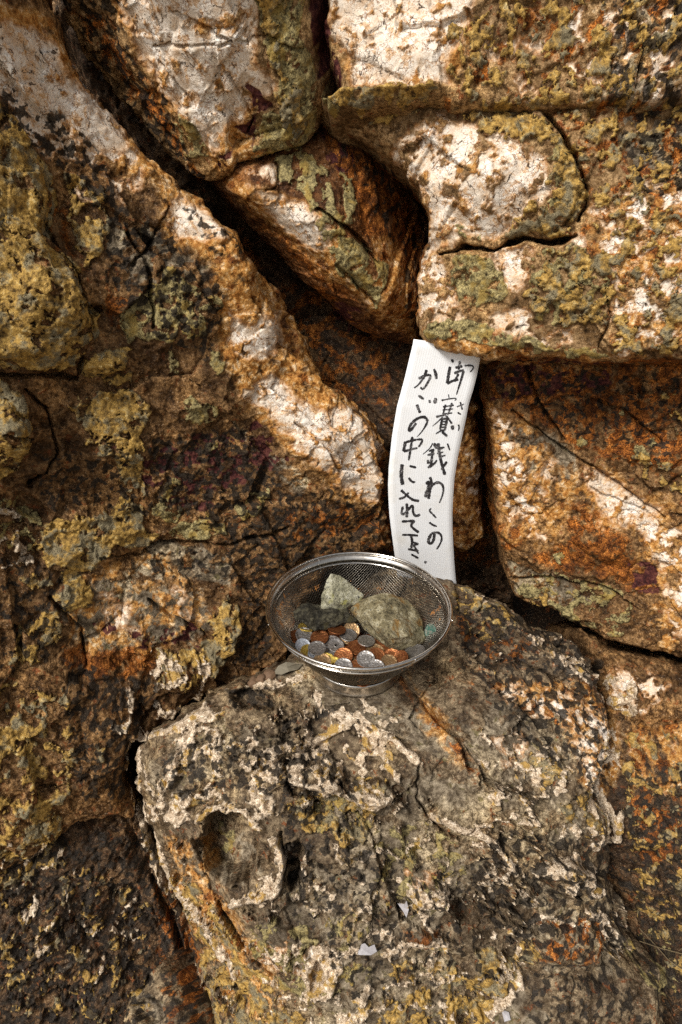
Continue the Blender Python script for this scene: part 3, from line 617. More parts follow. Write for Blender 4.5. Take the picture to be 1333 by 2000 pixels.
rock('cliff_rock', 'broad left rock face with white quartz band and ochre lichen beside the diagonal crevice',
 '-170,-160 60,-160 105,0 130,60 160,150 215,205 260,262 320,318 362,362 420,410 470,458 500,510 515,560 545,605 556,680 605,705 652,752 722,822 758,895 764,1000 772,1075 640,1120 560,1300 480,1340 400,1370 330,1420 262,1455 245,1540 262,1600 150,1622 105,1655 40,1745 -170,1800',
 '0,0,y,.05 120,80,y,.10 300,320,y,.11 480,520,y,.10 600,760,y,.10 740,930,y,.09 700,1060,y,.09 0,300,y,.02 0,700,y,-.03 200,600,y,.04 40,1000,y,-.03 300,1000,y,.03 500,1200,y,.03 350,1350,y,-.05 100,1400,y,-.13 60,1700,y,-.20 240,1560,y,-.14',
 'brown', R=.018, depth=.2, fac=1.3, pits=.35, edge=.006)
rock('ochre_boulder', 'rounded ochre lichen boulder bulging from the cliff above the dark slot',
 '-170,230 0,235 55,270 98,340 108,400 98,450 150,515 162,560 192,620 200,668 172,694 140,705 110,728 60,722 0,712 -170,700', '0,300,y,.012 90,360,y,.035 105,430,y,.03 185,650,y,.018 60,705,y,-.025 0,600,y,-.03 60,500,y,-.008 -100,500,y,-.04 140,560,y,.012', 'brown', R=.014, depth=.06, edge=.005)
rock('small_boulder', 'small ochre rock knob below the ochre boulder and its dark slot',
 '-170,742 0,742 40,765 64,830 55,890 10,930 -170,935', '-50,770,y,-.045 35,790,y,-.025 50,870,y,-.03 0,910,y,-.05 0,830,y,-.05 -120,850,y,-.07', 'brown', R=.014, depth=.06, edge=.005)
rock('rock_slab', 'pale quartz slab with maroon stain and grey green lichen above the diagonal crevice',
 '96,-160 585,-160 588,0 600,60 618,150 624,200 622,262 600,284 540,302 500,318 466,338 440,352 390,360 318,304 260,238 210,188 153,121 120,44',
 '180,20,y,.13 330,200,y,.13 450,300,y,.13 300,0,y,.08 560,20,y,.10 600,250,y,.13 480,130,y,.09 330,-120,y,.06', 'tan', R=.015, depth=.2, edge=.004, big=.6, fac=1.2)
rock('rock_wedge', 'wedge shaped rust edged rock with lichen rosettes hanging over the dark cave',
 '420,362 470,340 520,320 600,290 640,268 700,290 760,330 812,385 838,440 838,500 822,540 818,640 830,680 760,672 690,640 610,565 530,490 460,415',
 '460,352,y,.125 500,385,y,.112 600,432,y,.105 680,515,y,.105 760,600,y,.115 470,412,y,.16 560,510,y,.175 650,596,y,.185 740,655,y,.18 560,340,y,.125 650,330,y,.135 700,420,y,.135 760,360,y,.19 815,480,y,.22 805,610,y,.17', 'rusty', R=.013, depth=.16, edge=.004, big=.5)
rock('inner_rock', 'orange rust rock just inside the crevice below the wedge',
 '490,500 545,545 590,620 628,700 650,745 730,800 775,890 700,930 560,760 500,600', '520,560,y,.15 590,650,y,.16 640,750,y,.155 720,830,y,.15 760,890,y,.15 560,700,y,.13', 'rusty', R=.025, depth=.14, step=.002)
rock('rock_boulder', 'big upper right boulder with white quartz face and a horizontal black crack',
 '648,250 700,270 760,308 806,350 834,412 838,482 814,512 812,580 816,640 826,670 860,684 900,697 945,704 1000,698 1100,702 1200,708 1333,704 1500,700 1500,170 1333,176 1100,196 960,200 860,188 740,196 640,196',
 '680,225,y,.14 800,300,y,.11 830,480,y,.10 830,640,y,.085 950,350,y,.07 1000,450,y,.07 1000,670,y,.05 1150,560,y,.03 1300,650,y,.01 1300,230,y,.07 1060,220,y,.09 1450,450,y,.0', 'tan', R=.014, depth=.22, edge=.004, fac=.9, big=.7)
rock('rock_shelf', 'top rock shelf of speckled quartz and ochre moss with a thin overhanging lip',
 '640,-160 1500,-160 1500,182 1333,186 1200,194 1100,205 960,208 865,196 800,200 740,204 640,206 625,190 668,160 655,120 640,60',
 '660,0,y,.12 680,170,y,.10 860,180,y,.085 1000,100,y,.09 1300,20,y,.07 1300,180,y,.05 900,-60,y,.11 1050,195,y,.075', 'tan', R=.010, depth=.2, edge=.004, fac=.9, big=.7)
rock('rock_column', 'narrow maroon rock in the gap between the quartz slab and the top shelf',
 '560,-160 690,-160 700,200 690,270 600,290 590,150', '600,-100,y,.17 660,-50,y,.17 610,150,y,.18 660,220,y,.18 620,270,y,.18', 'rusty', R=.02, depth=.1, step=.002)
rock('rock_block', 'right hand rock block, rusty above and grey brown below, under the upper boulder',
 '948,700 1040,690 1200,696 1500,690 1500,1330 1333,1290 1250,1275 1180,1250 1120,1215 1060,1190 1004,1172 990,1110 972,1040 966,960 964,880 952,800',
 '970,760,y,.14 985,900,y,.11 990,1050,y,.09 1020,1150,y,.075 1100,800,y,.12 1300,760,y,.09 1150,950,y,.09 1200,1100,y,.05 1300,1250,y,.0 1300,1000,y,.06 1150,1220,y,.04', 'brown', R=.015, depth=.2, edge=.004, fac=1.2)
rock('rock_fin', 'narrow rusty rock fin standing behind the white strip',
 '850,720 915,720 928,800 934,900 938,1000 942,1050 925,1085 850,1095', '880,760,y,.20 940,850,y,.19 950,1000,y,.17 900,1080,y,.16 960,1110,y,.155 870,900,y,.19', 'rusty', R=.02, depth=.15, step=.002)
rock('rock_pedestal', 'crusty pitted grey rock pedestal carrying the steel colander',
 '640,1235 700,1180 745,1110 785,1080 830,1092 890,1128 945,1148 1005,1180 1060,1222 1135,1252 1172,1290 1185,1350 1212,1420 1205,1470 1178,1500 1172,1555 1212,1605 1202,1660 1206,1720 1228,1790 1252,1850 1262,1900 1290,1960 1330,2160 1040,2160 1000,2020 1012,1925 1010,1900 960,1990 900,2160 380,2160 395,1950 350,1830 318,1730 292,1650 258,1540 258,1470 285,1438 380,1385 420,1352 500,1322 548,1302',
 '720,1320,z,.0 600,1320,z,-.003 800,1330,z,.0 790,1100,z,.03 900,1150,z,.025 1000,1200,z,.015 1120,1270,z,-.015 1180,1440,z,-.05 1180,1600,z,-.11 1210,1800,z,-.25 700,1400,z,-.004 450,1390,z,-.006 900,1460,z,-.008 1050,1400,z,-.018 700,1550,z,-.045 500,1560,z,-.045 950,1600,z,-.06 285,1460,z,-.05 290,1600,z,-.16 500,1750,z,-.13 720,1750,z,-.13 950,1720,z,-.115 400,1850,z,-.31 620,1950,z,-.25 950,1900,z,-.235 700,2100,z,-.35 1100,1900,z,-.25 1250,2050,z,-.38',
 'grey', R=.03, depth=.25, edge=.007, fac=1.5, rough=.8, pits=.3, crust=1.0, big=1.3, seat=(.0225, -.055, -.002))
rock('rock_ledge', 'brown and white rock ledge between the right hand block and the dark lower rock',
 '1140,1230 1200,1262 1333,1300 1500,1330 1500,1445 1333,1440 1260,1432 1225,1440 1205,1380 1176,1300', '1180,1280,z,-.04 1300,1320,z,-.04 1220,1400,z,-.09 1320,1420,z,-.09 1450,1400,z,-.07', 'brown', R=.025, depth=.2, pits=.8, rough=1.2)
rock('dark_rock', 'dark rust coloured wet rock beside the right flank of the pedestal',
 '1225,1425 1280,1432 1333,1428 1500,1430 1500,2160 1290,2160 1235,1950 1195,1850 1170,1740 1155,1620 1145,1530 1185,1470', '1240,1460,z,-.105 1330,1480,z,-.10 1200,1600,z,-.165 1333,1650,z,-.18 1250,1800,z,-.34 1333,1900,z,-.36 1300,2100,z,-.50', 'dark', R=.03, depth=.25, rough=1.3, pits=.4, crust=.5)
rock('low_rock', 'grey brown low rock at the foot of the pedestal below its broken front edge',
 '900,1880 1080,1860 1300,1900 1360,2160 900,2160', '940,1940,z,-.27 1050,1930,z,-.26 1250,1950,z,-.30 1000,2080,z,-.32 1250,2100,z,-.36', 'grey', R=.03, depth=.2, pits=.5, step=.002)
rock('shadowed_rock', 'rock coloured dark for shade, tucked under the overhanging foot of the left rock face',
 '-170,1690 60,1660 160,1600 270,1590 330,1680 400,1900 420,2160 -170,2160', '0,1780,z,-.25 150,1670,z,-.21 260,1640,z,-.235 300,1850,z,-.37 100,1900,z,-.34 250,2050,z,-.45 0,2100,z,-.46', 'dark', R=.03, depth=.2, rough=1.5, pits=.6, crust=.6)  # shade below the overhang is put into its dark colour
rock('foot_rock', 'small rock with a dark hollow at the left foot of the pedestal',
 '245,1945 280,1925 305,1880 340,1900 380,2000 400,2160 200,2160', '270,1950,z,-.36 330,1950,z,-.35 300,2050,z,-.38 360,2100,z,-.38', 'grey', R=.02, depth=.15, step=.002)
rock('cave_rock', 'brown rock coloured dark for shade deep inside the crevice behind the wedge and the strip',
 '60,-160 200,-160 560,330 900,640 1010,760 1010,1200 700,1120 660,860 520,620 380,420 100,20', '150,0,y,.30 350,330,y,.30 560,560,y,.30 640,650,y,.31 700,760,y,.26 720,880,y,.22 800,700,y,.24 960,900,y,.27 900,1150,y,.22 860,600,y,.32', 'dark', R=.03, depth=.1, big=1.6, step=.002, bare=True)  # darker material adds crevice shade to the colour

# bedrock behind and beside everything, and the beach in front
def bedrock():
    n = 90; a = np.linspace(-2.6, 2.6, n); b = np.linspace(0, 1, n)
    V = []; Q = []
    for j, t in enumerate(b):
        s = t * 4.4
        for i, x in enumerate(a):
            if s < 1.2: y, z = -1.25 + s * .95, -1.15 + s * .42
            else: y, z = -.11 + (s - 1.2) * .22, -.646 + (s - 1.2) * .97
            y += .10 * math.sin(x * 2.3) + .06 * perlin(np.array([x * 3.]), np.array([s * 3.]), 3)[0] + (.35 if s > 1.2 else .35 * s / 1.2) - .25 * max(0, abs(x) - .75)
            V.append((x, y, z + .05 * perlin(np.array([x * 4.]), np.array([s * 4. + 9]), 4)[0]))
    for j in range(n - 1):
        for i in range(n - 1): Q.append((j * n + i, j * n + i + 1, (j + 1) * n + i + 1, (j + 1) * n + i))
    o = link_mesh('bedrock', V, Q, MAT['dark']); o['kind'] = 'structure'; return o
bedrock()
N = NT('beach sand'); p = N.coord(); sn = N.noise(p, 6, 8, .7)
sand = N.set(Base_Color=N.ramp(sn, [(.35, (.16, .12, .08)), (.65, (.34, .28, .20))]), Roughness=.9)
g = 60.0
o = link_mesh('ground', [(-g, -g, -1.15), (g, -g, -1.15), (g, g, -1.15), (-g, g, -1.15)], [(0, 1, 2, 3)], sand, smooth=False); o['kind'] = 'structure'
# ------------------------------------------------------------------ finding the built rock under a photo pixel
def on_rock(px, py, names, rad=5.0):
    best = None
    for n in names:
        X, sx, sy = SURF[n]; m = (np.abs(sx - px) < rad) & (np.abs(sy - py) < rad)
        if m.any():
            Y = X[m]; d = np.linalg.norm(Y - CAM, axis=1); k = Y[d < d.min() + .01].mean(0)
            if best is None or np.linalg.norm(k - CAM) < np.linalg.norm(best - CAM): best = k
    return best

# ------------------------------------------------------------------ generic shapes
def tube_ring(R, z, r, n=96, m=10):
    V = []; Q = []
    for i in range(n):
        a = 2 * math.pi * i / n
        for j in range(m):
            b = 2 * math.pi * j / m; rr = R + r * math.cos(b); V.append((rr * math.cos(a), rr * math.sin(a), z + r * math.sin(b)))
    for i in range(n):
        for j in range(m):
            i2, j2 = (i + 1) % n, (j + 1) % m; Q.append((i * m + j, i2 * m + j, i2 * m + j2, i * m + j2))
    return V, Q
def lathe(prof, n=96, closed=True):
    V = []; Q = []; m = len(prof)
    for i in range(n):
        a = 2 * math.pi * i / n
        for r, z in prof: V.append((r * math.cos(a), r * math.sin(a), z))
    for i in range(n):
        for j in range(m if closed else m - 1):
            i2, j2 = (i + 1) % n, (j + 1) % m; Q.append((i * m + j, i2 * m + j, i2 * m + j2, i * m + j2))
    return V, Q
def wires(paths, r, m=4):
    V = []; Q = []
    for P in paths:
        P = np.asarray(P, float); n = len(P); T = np.gradient(P, axis=0); T /= np.linalg.norm(T, axis=1, keepdims=True) + 1e-12
        up = np.array([0, 0, 1.0]); A = np.cross(T, up); A /= np.linalg.norm(A, axis=1, keepdims=True) + 1e-9; B = np.cross(T, A); o = len(V)
        for k in range(n):
            for j in range(m):
                b = 2 * math.pi * j / m; V.append(tuple(P[k] + r * (math.cos(b) * A[k] + math.sin(b) * B[k])))
        for k in range(n - 1):
            for j in range(m):
                j2 = (j + 1) % m; Q.append((o + k * m + j, o + k * m + j2, o + (k + 1) * m + j2, o + (k + 1) * m + j))
    return V, Q

# ------------------------------------------------------------------ colander
def steel(name, base, rough, rust=0.0, streak=0.0):
    N = NT(name); p = N.coord(); n1 = N.noise(p, 35, 4, .6); n2 = N.noise(p, 260, 3, .6)
    c = N.mix(N.rng(n2, .4, .7), base, tuple(.72 * v for v in base))
    if rust:
        m = N.rng(N.math('ADD', N.math('MULTIPLY', n1, .7), N.math('MULTIPLY', n2, .3)), .60 - .1 * rust, .66 - .1 * rust)
        c = N.mix(m, c, N.ramp(n2, [(.4, (.20, .06, .015)), (.65, (.55, .24, .06))]))
        met = N.math('SUBTRACT', 1.0, m)
    else: met = 1.0
    return N.set(Base_Color=c, Metallic=met, Roughness=N.rng(n1, .35, .65, rough, rough + .12))
ST = steel('stainless steel', (.66, .62, .56), .10); STW = steel('steel wire mesh', (.19, .17, .14), .25, .2); STB = steel('brushed steel band', (.56, .52, .46), .20)
CC = np.array([.0215, -.055, .0]); TILT = math.radians(-1.5)
bowl = empty('colander', CC); bowl.rotation_euler = (TILT, math.radians(.6), 0); bowl.scale = (.968, .968, 1.0)
tag(bowl, 'round stainless steel mesh colander holding coins and stones on the rock pedestal', 'colander')
V, Q = tube_ring(.1195, .0998, .0021); link_mesh('rim', V, Q, ST, bowl)
V, Q = lathe([(.1185, .0985), (.1150, .0925), (.1128, .0875), (.1120, .0875), (.1142, .0928), (.1176, .0990)]); link_mesh('rim_band', V, Q, STB, bowl)
V, Q = tube_ring(.1128, .0868, .0014); link_mesh('mesh_ring', V, Q, ST, bowl)
V, Q = lathe([(.0640, .0190), (.0622, .0120), (.0622, .0010), (.0634, -.0002), (.0612, .0004), (.0612, .0120), (.0630, .0190)]); link_mesh('base_ring', V, Q, STB, bowl)
rr = np.linspace(0, .1126, 400); zz = .014 + .073 * np.clip((rr - .050) / .0626, 0, None) ** 1.45
ss = np.concatenate([[0], np.cumsum(np.hypot(np.diff(rr), np.diff(zz)))]); S = ss[-1]
def bowl_pt(x, y, off):
    s = np.hypot(x, y) + 1e-9; r = np.interp(s, ss, rr); z = np.interp(s, ss, zz); return np.stack([x / s * r, y / s * r, z + off], -1)
paths = []; pitch = .0033; nw = int(S / pitch); rot = math.radians(38)
for k in range(-nw, nw + 1):
    w = k * pitch; L = math.sqrt(max(S * S - w * w, 0))
    if L < .008: continue
    n = max(6, int(2 * L / .0032)); t = np.linspace(-L, L, n)
    for fam in (0, 1):
        x, y = (t, np.full(n, w)) if fam == 0 else (np.full(n, w), t)
        x, y = x * math.cos(rot) - y * math.sin(rot), x * math.sin(rot) + y * math.cos(rot)
        paths.append(bowl_pt(x, y, .00022 * (1 if fam else -1)))
V, Q = wires(paths, .00044, 3); o = link_mesh('wire_mesh', V, Q, STW, bowl); o['kind'] = 'stuff'
for a in (62, 118, 232, 302, 200, 345):
    a = math.radians(a); ca, sa = math.cos(a), math.sin(a)
    prof = [(.1100, .0800), (.1118, .0862), (.1140, .0905), (.1172, .0975), (.1200, .1018), (.1222, .1000), (.1192, .0955), (.1150, .0890), (.1138, .0850)]
    V, Q = wires([[(r * ca, r * sa, z) for r, z in prof]], .0008, 6); link_mesh('clip', V, Q, ST, bowl)

# ------------------------------------------------------------------ coins
def coin_mat(name, c1, c2, dirt, rough=.32, scale=1.0):
    N = NT(name); p = N.coord(); inf = N.n('ShaderNodeObjectInfo').outputs['Random']
    ofs = N.vadd(p, N.n('ShaderNodeCombineXYZ').outputs[0], 1.0); cx = N.n('ShaderNodeCombineXYZ'); N.put(cx.inputs[2], inf); ofs = N.vadd(p, cx.outputs[0], 1.0)
    n1 = N.noise(ofs, 260, 4, .6); n2 = N.noise(ofs, 900, 3, .6); v = N.voro(ofs, 420, 'SMOOTH_F1')
    c = N.mix(N.rng(n1, .36, .64), c1, c2); c = N.mix(N.math('MULTIPLY', N.rng(n2, .54, .66), .8), c, dirt)
    c = N.mix(N.math('MULTIPLY', inf, .30), c, dirt)
    N.bump(N.math('ADD', v, N.math('MULTIPLY', n2, .4)), .7, .0007)
    return N.set(Base_Color=c, Metallic=.85, Roughness=N.rng(n1, .3, .7, rough, rough + .2))
CM = {'copper': coin_mat('copper coin', (.42, .165, .060), (.25, .082, .028), (.06, .020, .009)),
      'silver': coin_mat('cupronickel coin', (.46, .43, .40), (.24, .22, .20), (.030, .026, .022)),
      'brass': coin_mat('brass coin', (.72, .53, .12), (.55, .38, .07), (.20, .12, .03)),
      'tan': coin_mat('tarnished coin', (.46, .31, .16), (.34, .20, .09), (.10, .055, .03)),
      'alu': coin_mat('aluminium coin', (.62, .65, .70), (.50, .53, .58), (.22, .23, .25), .4),
      'green': coin_mat('verdigris coin', (.12, .30, .24), (.40, .38, .32), (.04, .14, .12), .6)}
def coin_mesh(d, t, hole=0.0):
    r = d / 2; w = .0011; k = .00025; h = t / 2; b = .00025
    inner = [(hole, h - k - .0001), (hole, -h + k + .0001)] if hole else [(0.00001, h - k), (0.00001, -h + k)]
    if hole:
        prof = [(hole, -h), (hole, h), (hole + .0006, h), (hole + .0009, h - k), (r - w - .0004, h - k), (r - w, h), (r - b, h), (r, h - b), (r, -h + b), (r - b, -h), (r - w, -h), (r - w - .0004, -h + k), (hole + .0009, -h + k), (hole + .0006, -h)]
    else:
        prof = [(.00002, -h + k), (.00002, h - k), (r * .5, h - k), (r - w - .0004, h - k), (r - w, h), (r - b, h), (r, h - b), (r, -h + b), (r - b, -h), (r - w, -h), (r - w - .0004, -h + k), (r * .5, -h + k)]
    V, Q = lathe(prof, 40); me = bpy.data.meshes.new('coin'); me.from_pydata(V, [], [q[::-1] for q in Q]); me.update()
    bm = bmesh.new(); bm.from_mesh(me); bmesh.ops.recalc_face_normals(bm, faces=bm.faces)
    for e in bm.edges:
        if len(e.link_faces) == 2 and e.calc_face_angle(0) > .6: e.smooth = False
    for f in bm.faces: f.smooth = True
    bm.to_mesh(me); bm.free(); return me
CMESH = {}
def coin(zx, zy, kind, d, hole=0, tx=10, ty=0, lift=0.0, label=None, group=None, world=None, nrm=None, thick=.0016):
    key = (kind, d, hole)
    if key not in CMESH:
        me = coin_mesh(d, thick, hole); me.materials.append(CM[kind]); CMESH[key] = me
    o = bpy.data.objects.new('coin', CMESH[key]); COL.objects.link(o)
    if world is None:
        X, Y = 500 + zx / 3.3333, 1050 + zy / 3.3333; world = at_z(np.array(X), np.array(Y), .050 + lift)
    o.location = world
    if nrm is None:
        n = Vector((math.sin(math.radians(ty)), -math.sin(math.radians(tx)), 1)).normalized()
    else: n = Vector(nrm).normalized()
    qn = n.to_track_quat('Z', 'Y'); o.rotation_mode = 'QUATERNION'
    spin = 0 if key[0] == 'x' else random.Random(int(zx * 7 + zy)).uniform(0, 6.28)
    o.rotation_quaternion = qn @ Matrix.Rotation(spin, 3, 'Z').to_quaternion()
    tag(o, label, 'coin', group); return o, qn
GC, GS = 'copper coins in the colander', 'silver coins in the colander'
LC = 'copper coin lying in the coin pile in front of the stones'; LS = 'silver coin lying in the coin pile in front of the stones'
coins = [  # zoom x, zoom y, kind, diameter, hole, tilt to viewer, tilt right, lift, label, group
 (275, 645, 'copper', .0235, 0, 5, 12, .001, 'copper coin half under a silver coin at the mesh wall', None),
 (315, 632, 'silver', .0226, 0, 14, 8, .004, 'silver flower faced coin overlapping a copper coin at the mesh wall', None),
 (415, 650, 'copper', .0235, 0, 10, -4, .004, 'plain orange copper coin lying flat beside the silver flower faced coin', None),
 (308, 702, 'alu', .0200, 0, 18, 14, .005, 'pale bluish aluminium coin next to the mesh wall', None),
 (346, 746, 'brass', .0220, 0, 16, 20, .001, 'bright yellow brass coin tucked under the aluminium coin', None),
 (398, 720, 'silver', .0226, 0, 8, 0, .009, 'dark silver coin stacked on two white coins', None),
 (392, 752, 'alu', .0205, 0, 8, 2, .0055, 'white coin under the dark silver coin, second in its stack', None),
 (390, 764, 'alu', .0205, 0, 8, -2, .0025, 'white coin lowest in the stack topped by the dark silver coin', None),
 (490, 690, 'silver', .0265, 0, 6, -6, .001, 'large dark silver coin under the holed coin', None),
 (522, 702, 'silver', .0210, .0021, 10, 4, .005, 'silver coin with a round hole in its middle', None),
 (478, 752, 'silver', .0226, 0, 8, -8, .0, 'silver coin between the white stack and the large dark silver coin', GS),
 (528, 598, 'copper', .0235, 0, -12, 6, .012, 'dark copper coin tilted edge on against the dark stone', None),
 (488, 642, 'copper', .0235, 0, 5, 0, .001, 'dark copper coin between the tilted coin and the plain orange coin', GC),
 (604, 652, 'tan', .0235, 0, 2, 4, .001, 'tarnished coin lowest in the stack with a dark coin on top', None),
 (603, 643, 'tan', .0226, 0, 2, 5, .004, 'tarnished coin in the middle of the stack with a dark coin on top', None),
 (602, 634, 'silver', .0226, 0, 3, 6, .007, 'dark silver coin on top of the tarnished stack', None),
 (622, 605, 'tan', .0220, 0, 48, 10, .006, 'tan coin standing tilted behind the tarnished stack', None),
 (720, 672, 'silver', .0226, 0, -4, 4, .006, 'silver coin pushed under the large angular stone', None),
 (658, 716, 'copper', .0235, 0, 8, 10, .003, 'copper coin below the silver coin pushed under the stone', GC),
 (620, 782, 'copper', .0235, 0, 12, 16, .0, 'copper coin peeping out behind the reddish raised rim coin', GC),
 (570, 772, 'copper', .0235, 0, 20, -6, .005, 'reddish copper coin with a raised rim facing the front of the bowl', None),
 (716, 790, 'silver', .0226, 0, 20, -3, .007, 'silver coin reading 100 on top of the coin pile', None),
 (788, 772, 'copper', .0235, 0, 22, 14, .003, 'shiny copper coin half hidden by the coin reading 100', None),
 (778, 742, 'tan', .0235, 0, 14, 6, .001, 'greenish brown coin behind the shiny copper coin', None),
 (770, 702, 'copper', .0235, 0, 6, 4, .0, 'dark copper coin touching the lower edge of the angular stone', GC),
 (850, 738, 'copper', .0235, 0, 6, -6, .0, 'copper coin in the gap behind the shiny copper coin', GC),
 (884, 776, 'copper', .0235, 0, 16, -10, .001, 'copper coin just behind the pale pinkish coin', GC),
 (868, 806, 'tan', .0200, 0, 14, 4, .004, 'pale pinkish coin beside the standing copper coin', None),
 (940, 792, 'copper', .0235, 0, 20, -52, .005, 'copper coin standing on edge near the right of the pile', None),
 (432, 806, 'tan', .0226, 0, 18, 6, .004, 'light brown coin next to the front rim', None),
 (462, 800, 'brass', .0220, 0, 14, 8, .001, 'yellow brass coin mostly under the light brown coin', None),
 (508, 826, 'brass', .0220, .0025, 12, 0, .002, 'yellow brass holed coin at the front rim', None),
 (570, 838, 'silver', .0226, 0, 18, 2, .005, 'pale silver coin at the front rim beside the brass holed coin', None),
 (668, 848, 'copper', .0235, 0, 12, 4, .003, 'copper coin at the front rim between two pale silver coins', GC),
 (780, 846, 'silver', .0226, 0, 16, -4, .005, 'pale silver coin at the front rim below the coin reading 100', None),
 (838, 836, 'copper', .0235, 0, 10, -6, .001, 'copper coin at the front rim below the pale pinkish coin', GC),
 (335, 582, 'brass', .0235, 0, -14, 8, .004, 'gold edged coin wedged under the left stone', None),
 (330, 594, 'tan', .0235, 0, -12, 6, .001, 'brown coin wedged below the gold edged coin', None),
 (1035, 742, 'silver', .0265, 0, -2, -14, .006, 'large silver coin lying edge on below the angular stone', None),
 (1000, 775, 'tan', .0226, 0, 0, -8, .001, 'tarnished coin under the large silver coin by the rim', None),
 (740, 730, 'copper', .0235, 0, 4, 0, -.002, 'copper coin hidden under the copper coins near the angular stone', GC), (560, 700, 'copper', .0235, 0, 4, 0, -.002, 'copper coin hidden beneath the silver holed coin', GC), (900, 815, 'silver', .0226, 0, 6, 0, -.001, 'silver coin under the pale pinkish coin by the rim', GS),
 (340, 690, 'copper', .0235, 0, 6, 6, -.002, 'copper coin half covered by the aluminium coin and the orange coin', GC), (430, 770, 'copper', .0235, 0, 6, 0, -.003, 'copper coin beneath the white coin stack', GC), (960, 745, 'copper', .0235, 0, 2, -4, -.001, 'copper coin beneath the large silver coin at the bowl side', GC),
 (520, 790, 'copper', .0235, 0, 6, 0, -.002, 'copper coin beneath the light brown and red copper coins', GC), (600, 815, 'tan', .0226, 0, 6, 0, -.001, 'brown coin between the red copper coin and the front rim', None), (720, 830, 'copper', .0235, 0, 6, 0, -.002, 'copper coin beneath the coin reading 100', GC),
]
for c in coins:
    o, qn = coin(*c[:8], label=c[8], group=c[9])
    if c[8].startswith('silver coin reading'):
        zn = (qn @ Vector((0, 0, 1))); xa = (Vector((1, .04, 0)) - zn * zn.x).normalized(); ya = zn.cross(xa); o.rotation_quaternion = Matrix((xa, ya, zn)).transposed().to_quaternion()
        c100 = o
rg = random.Random(4)
for k in range(14):                                          # the coins underneath, glimpsed between the upper ones
    a = rg.uniform(0, 6.283); r = .060 * math.sqrt(rg.random()); kd = rg.choice(['copper', 'copper', 'silver', 'tan'])
    w = (CC[0] + r * math.cos(a), CC[1] + r * math.sin(a) - .008, .018 + max(.004, float(np.interp(r + .013, rr, zz)) - .012) + .012 * rg.random())
    coin(k, k * 3, kd, .0235 if kd == 'copper' else .0226, 0, world=w, nrm=(rg.uniform(-.15, .15), rg.uniform(-.15, .15), 1), label='coin deep in the pile under the visible top coins', group='coins under the pile')
coin(5, 5, 'green', .0235, 0, world=at_y(np.array(500 + 1137 / 3.3333), np.array(1050 + 620 / 3.3333), -.062), nrm=(-.80, -.30, .34), label='green patinated coin leaning upright against the mesh wall')
fc = bpy.data.curves.new('numeral', 'FONT'); fc.body = '100'; fc.size = .0108; fc.extrude = .0003; fc.align_x = 'CENTER'; fc.align_y = 'CENTER'; fc.space_character = .92
tmp = bpy.data.objects.new('numeral_tmp', fc); COL.objects.link(tmp); bpy.context.view_layer.update()
tm = bpy.data.meshes.new_from_object(tmp.evaluated_get(bpy.context.evaluated_depsgraph_get())); bpy.data.objects.remove(tmp)
N = NT('worn numeral'); tm.materials.clear(); tm.materials.append(N.set(Base_Color=(.16, .145, .13), Metallic=.5, Roughness=.5))
num = bpy.data.objects.new('numeral', tm); COL.objects.link(num); num.parent = c100; num.location = (0, 0, .0008); num.rotation_euler = (0, 0, math.radians(0))

# ------------------------------------------------------------------ stones lying in the colander
def stone_mat(name, a, b, c_, d):
    N = NT(name); p = N.coord(); n1 = N.noise(p, 60, 5, .62); n2 = N.noise(p, 260, 4, .62); n3 = N.noise(p, 900, 3, .6); n4 = N.noise(p, 38, 3, .6, .8)
    t = N.math('ADD', N.math('MULTIPLY', n1, .5), N.math('MULTIPLY', n2, .5))
    c = N.ramp(t, [(.36, a), (.50, b), (.62, c_)]); c = N.mix(N.rng(n4, .54, .66), c, d)
    c = N.mix(N.rng(n2, .58, .66), c, (.045, .042, .034)); c = N.mix(N.math('MULTIPLY', N.rng(n3, .58, .66), .7), c, (.07, .065, .055))
    N.bump(N.math('ADD', n2, N.math('MULTIPLY', n3, .6)), .9, .0026)
    return N.set(Base_Color=c, Roughness=.85, Specular_IOR_Level=.25)
def stone(name, label, spec, mat, amp=.0018, seed=0):
    P = [at_y(np.array(500 + x / 3.3333), np.array(1050 + y / 3.3333), Y) for x, y, Y in spec]
    P = np.array(P); c0 = P.mean(0); bm = bmesh.new()
    for q in P - c0: bm.verts.new(q)
    r = bmesh.ops.convex_hull(bm, input=bm.verts)
    bmesh.ops.delete(bm, geom=[v for v in bm.verts if not v.link_faces], context='VERTS')
    bmesh.ops.triangulate(bm, faces=bm.faces)
    for _ in range(6):
        es = [e for e in bm.edges if e.calc_length() > .0024]
        if not es: break
        bmesh.ops.subdivide_edges(bm, edges=es, cuts=1); bmesh.ops.triangulate(bm, faces=[f for f in bm.faces if len(f.verts) > 3])
    for _ in range(2): bmesh.ops.smooth_vert(bm, verts=bm.verts, factor=.5, use_axis_x=True, use_axis_y=True, use_axis_z=True)
    from mathutils import noise as mn
    bm.normal_update(); mv = []
    for v in bm.verts:
        s = v.co + Vector((seed, 0, 0)); mv.append(v.normal * (amp * 2.2 * mn.fractal(s * 45, 1, 2, 3) + amp * .8 * mn.fractal(s * 170, 1, 2, 3)))
    for v, d in zip(bm.verts, mv): v.co += d
    for f in bm.faces: f.smooth = True
    me = bpy.data.meshes.new(name); bm.to_mesh(me); bm.free(); me.materials.append(mat)
    o = bpy.data.objects.new(name, me); COL.objects.link(o); o.location = c0; tag(o, label, 'stone'); return o
SM1 = stone_mat('pale green stone', (.10, .095, .06), (.32, .30, .20), (.56, .54, .42), (.34, .32, .10))
SM2 = stone_mat('grey green stone', (.024, .019, .010), (.20, .165, .088), (.48, .43, .29), (.20, .115, .034))
SM3 = stone_mat('dark stone', (.007, .006, .004), (.026, .022, .013), (.10, .088, .052), (.04, .032, .012))
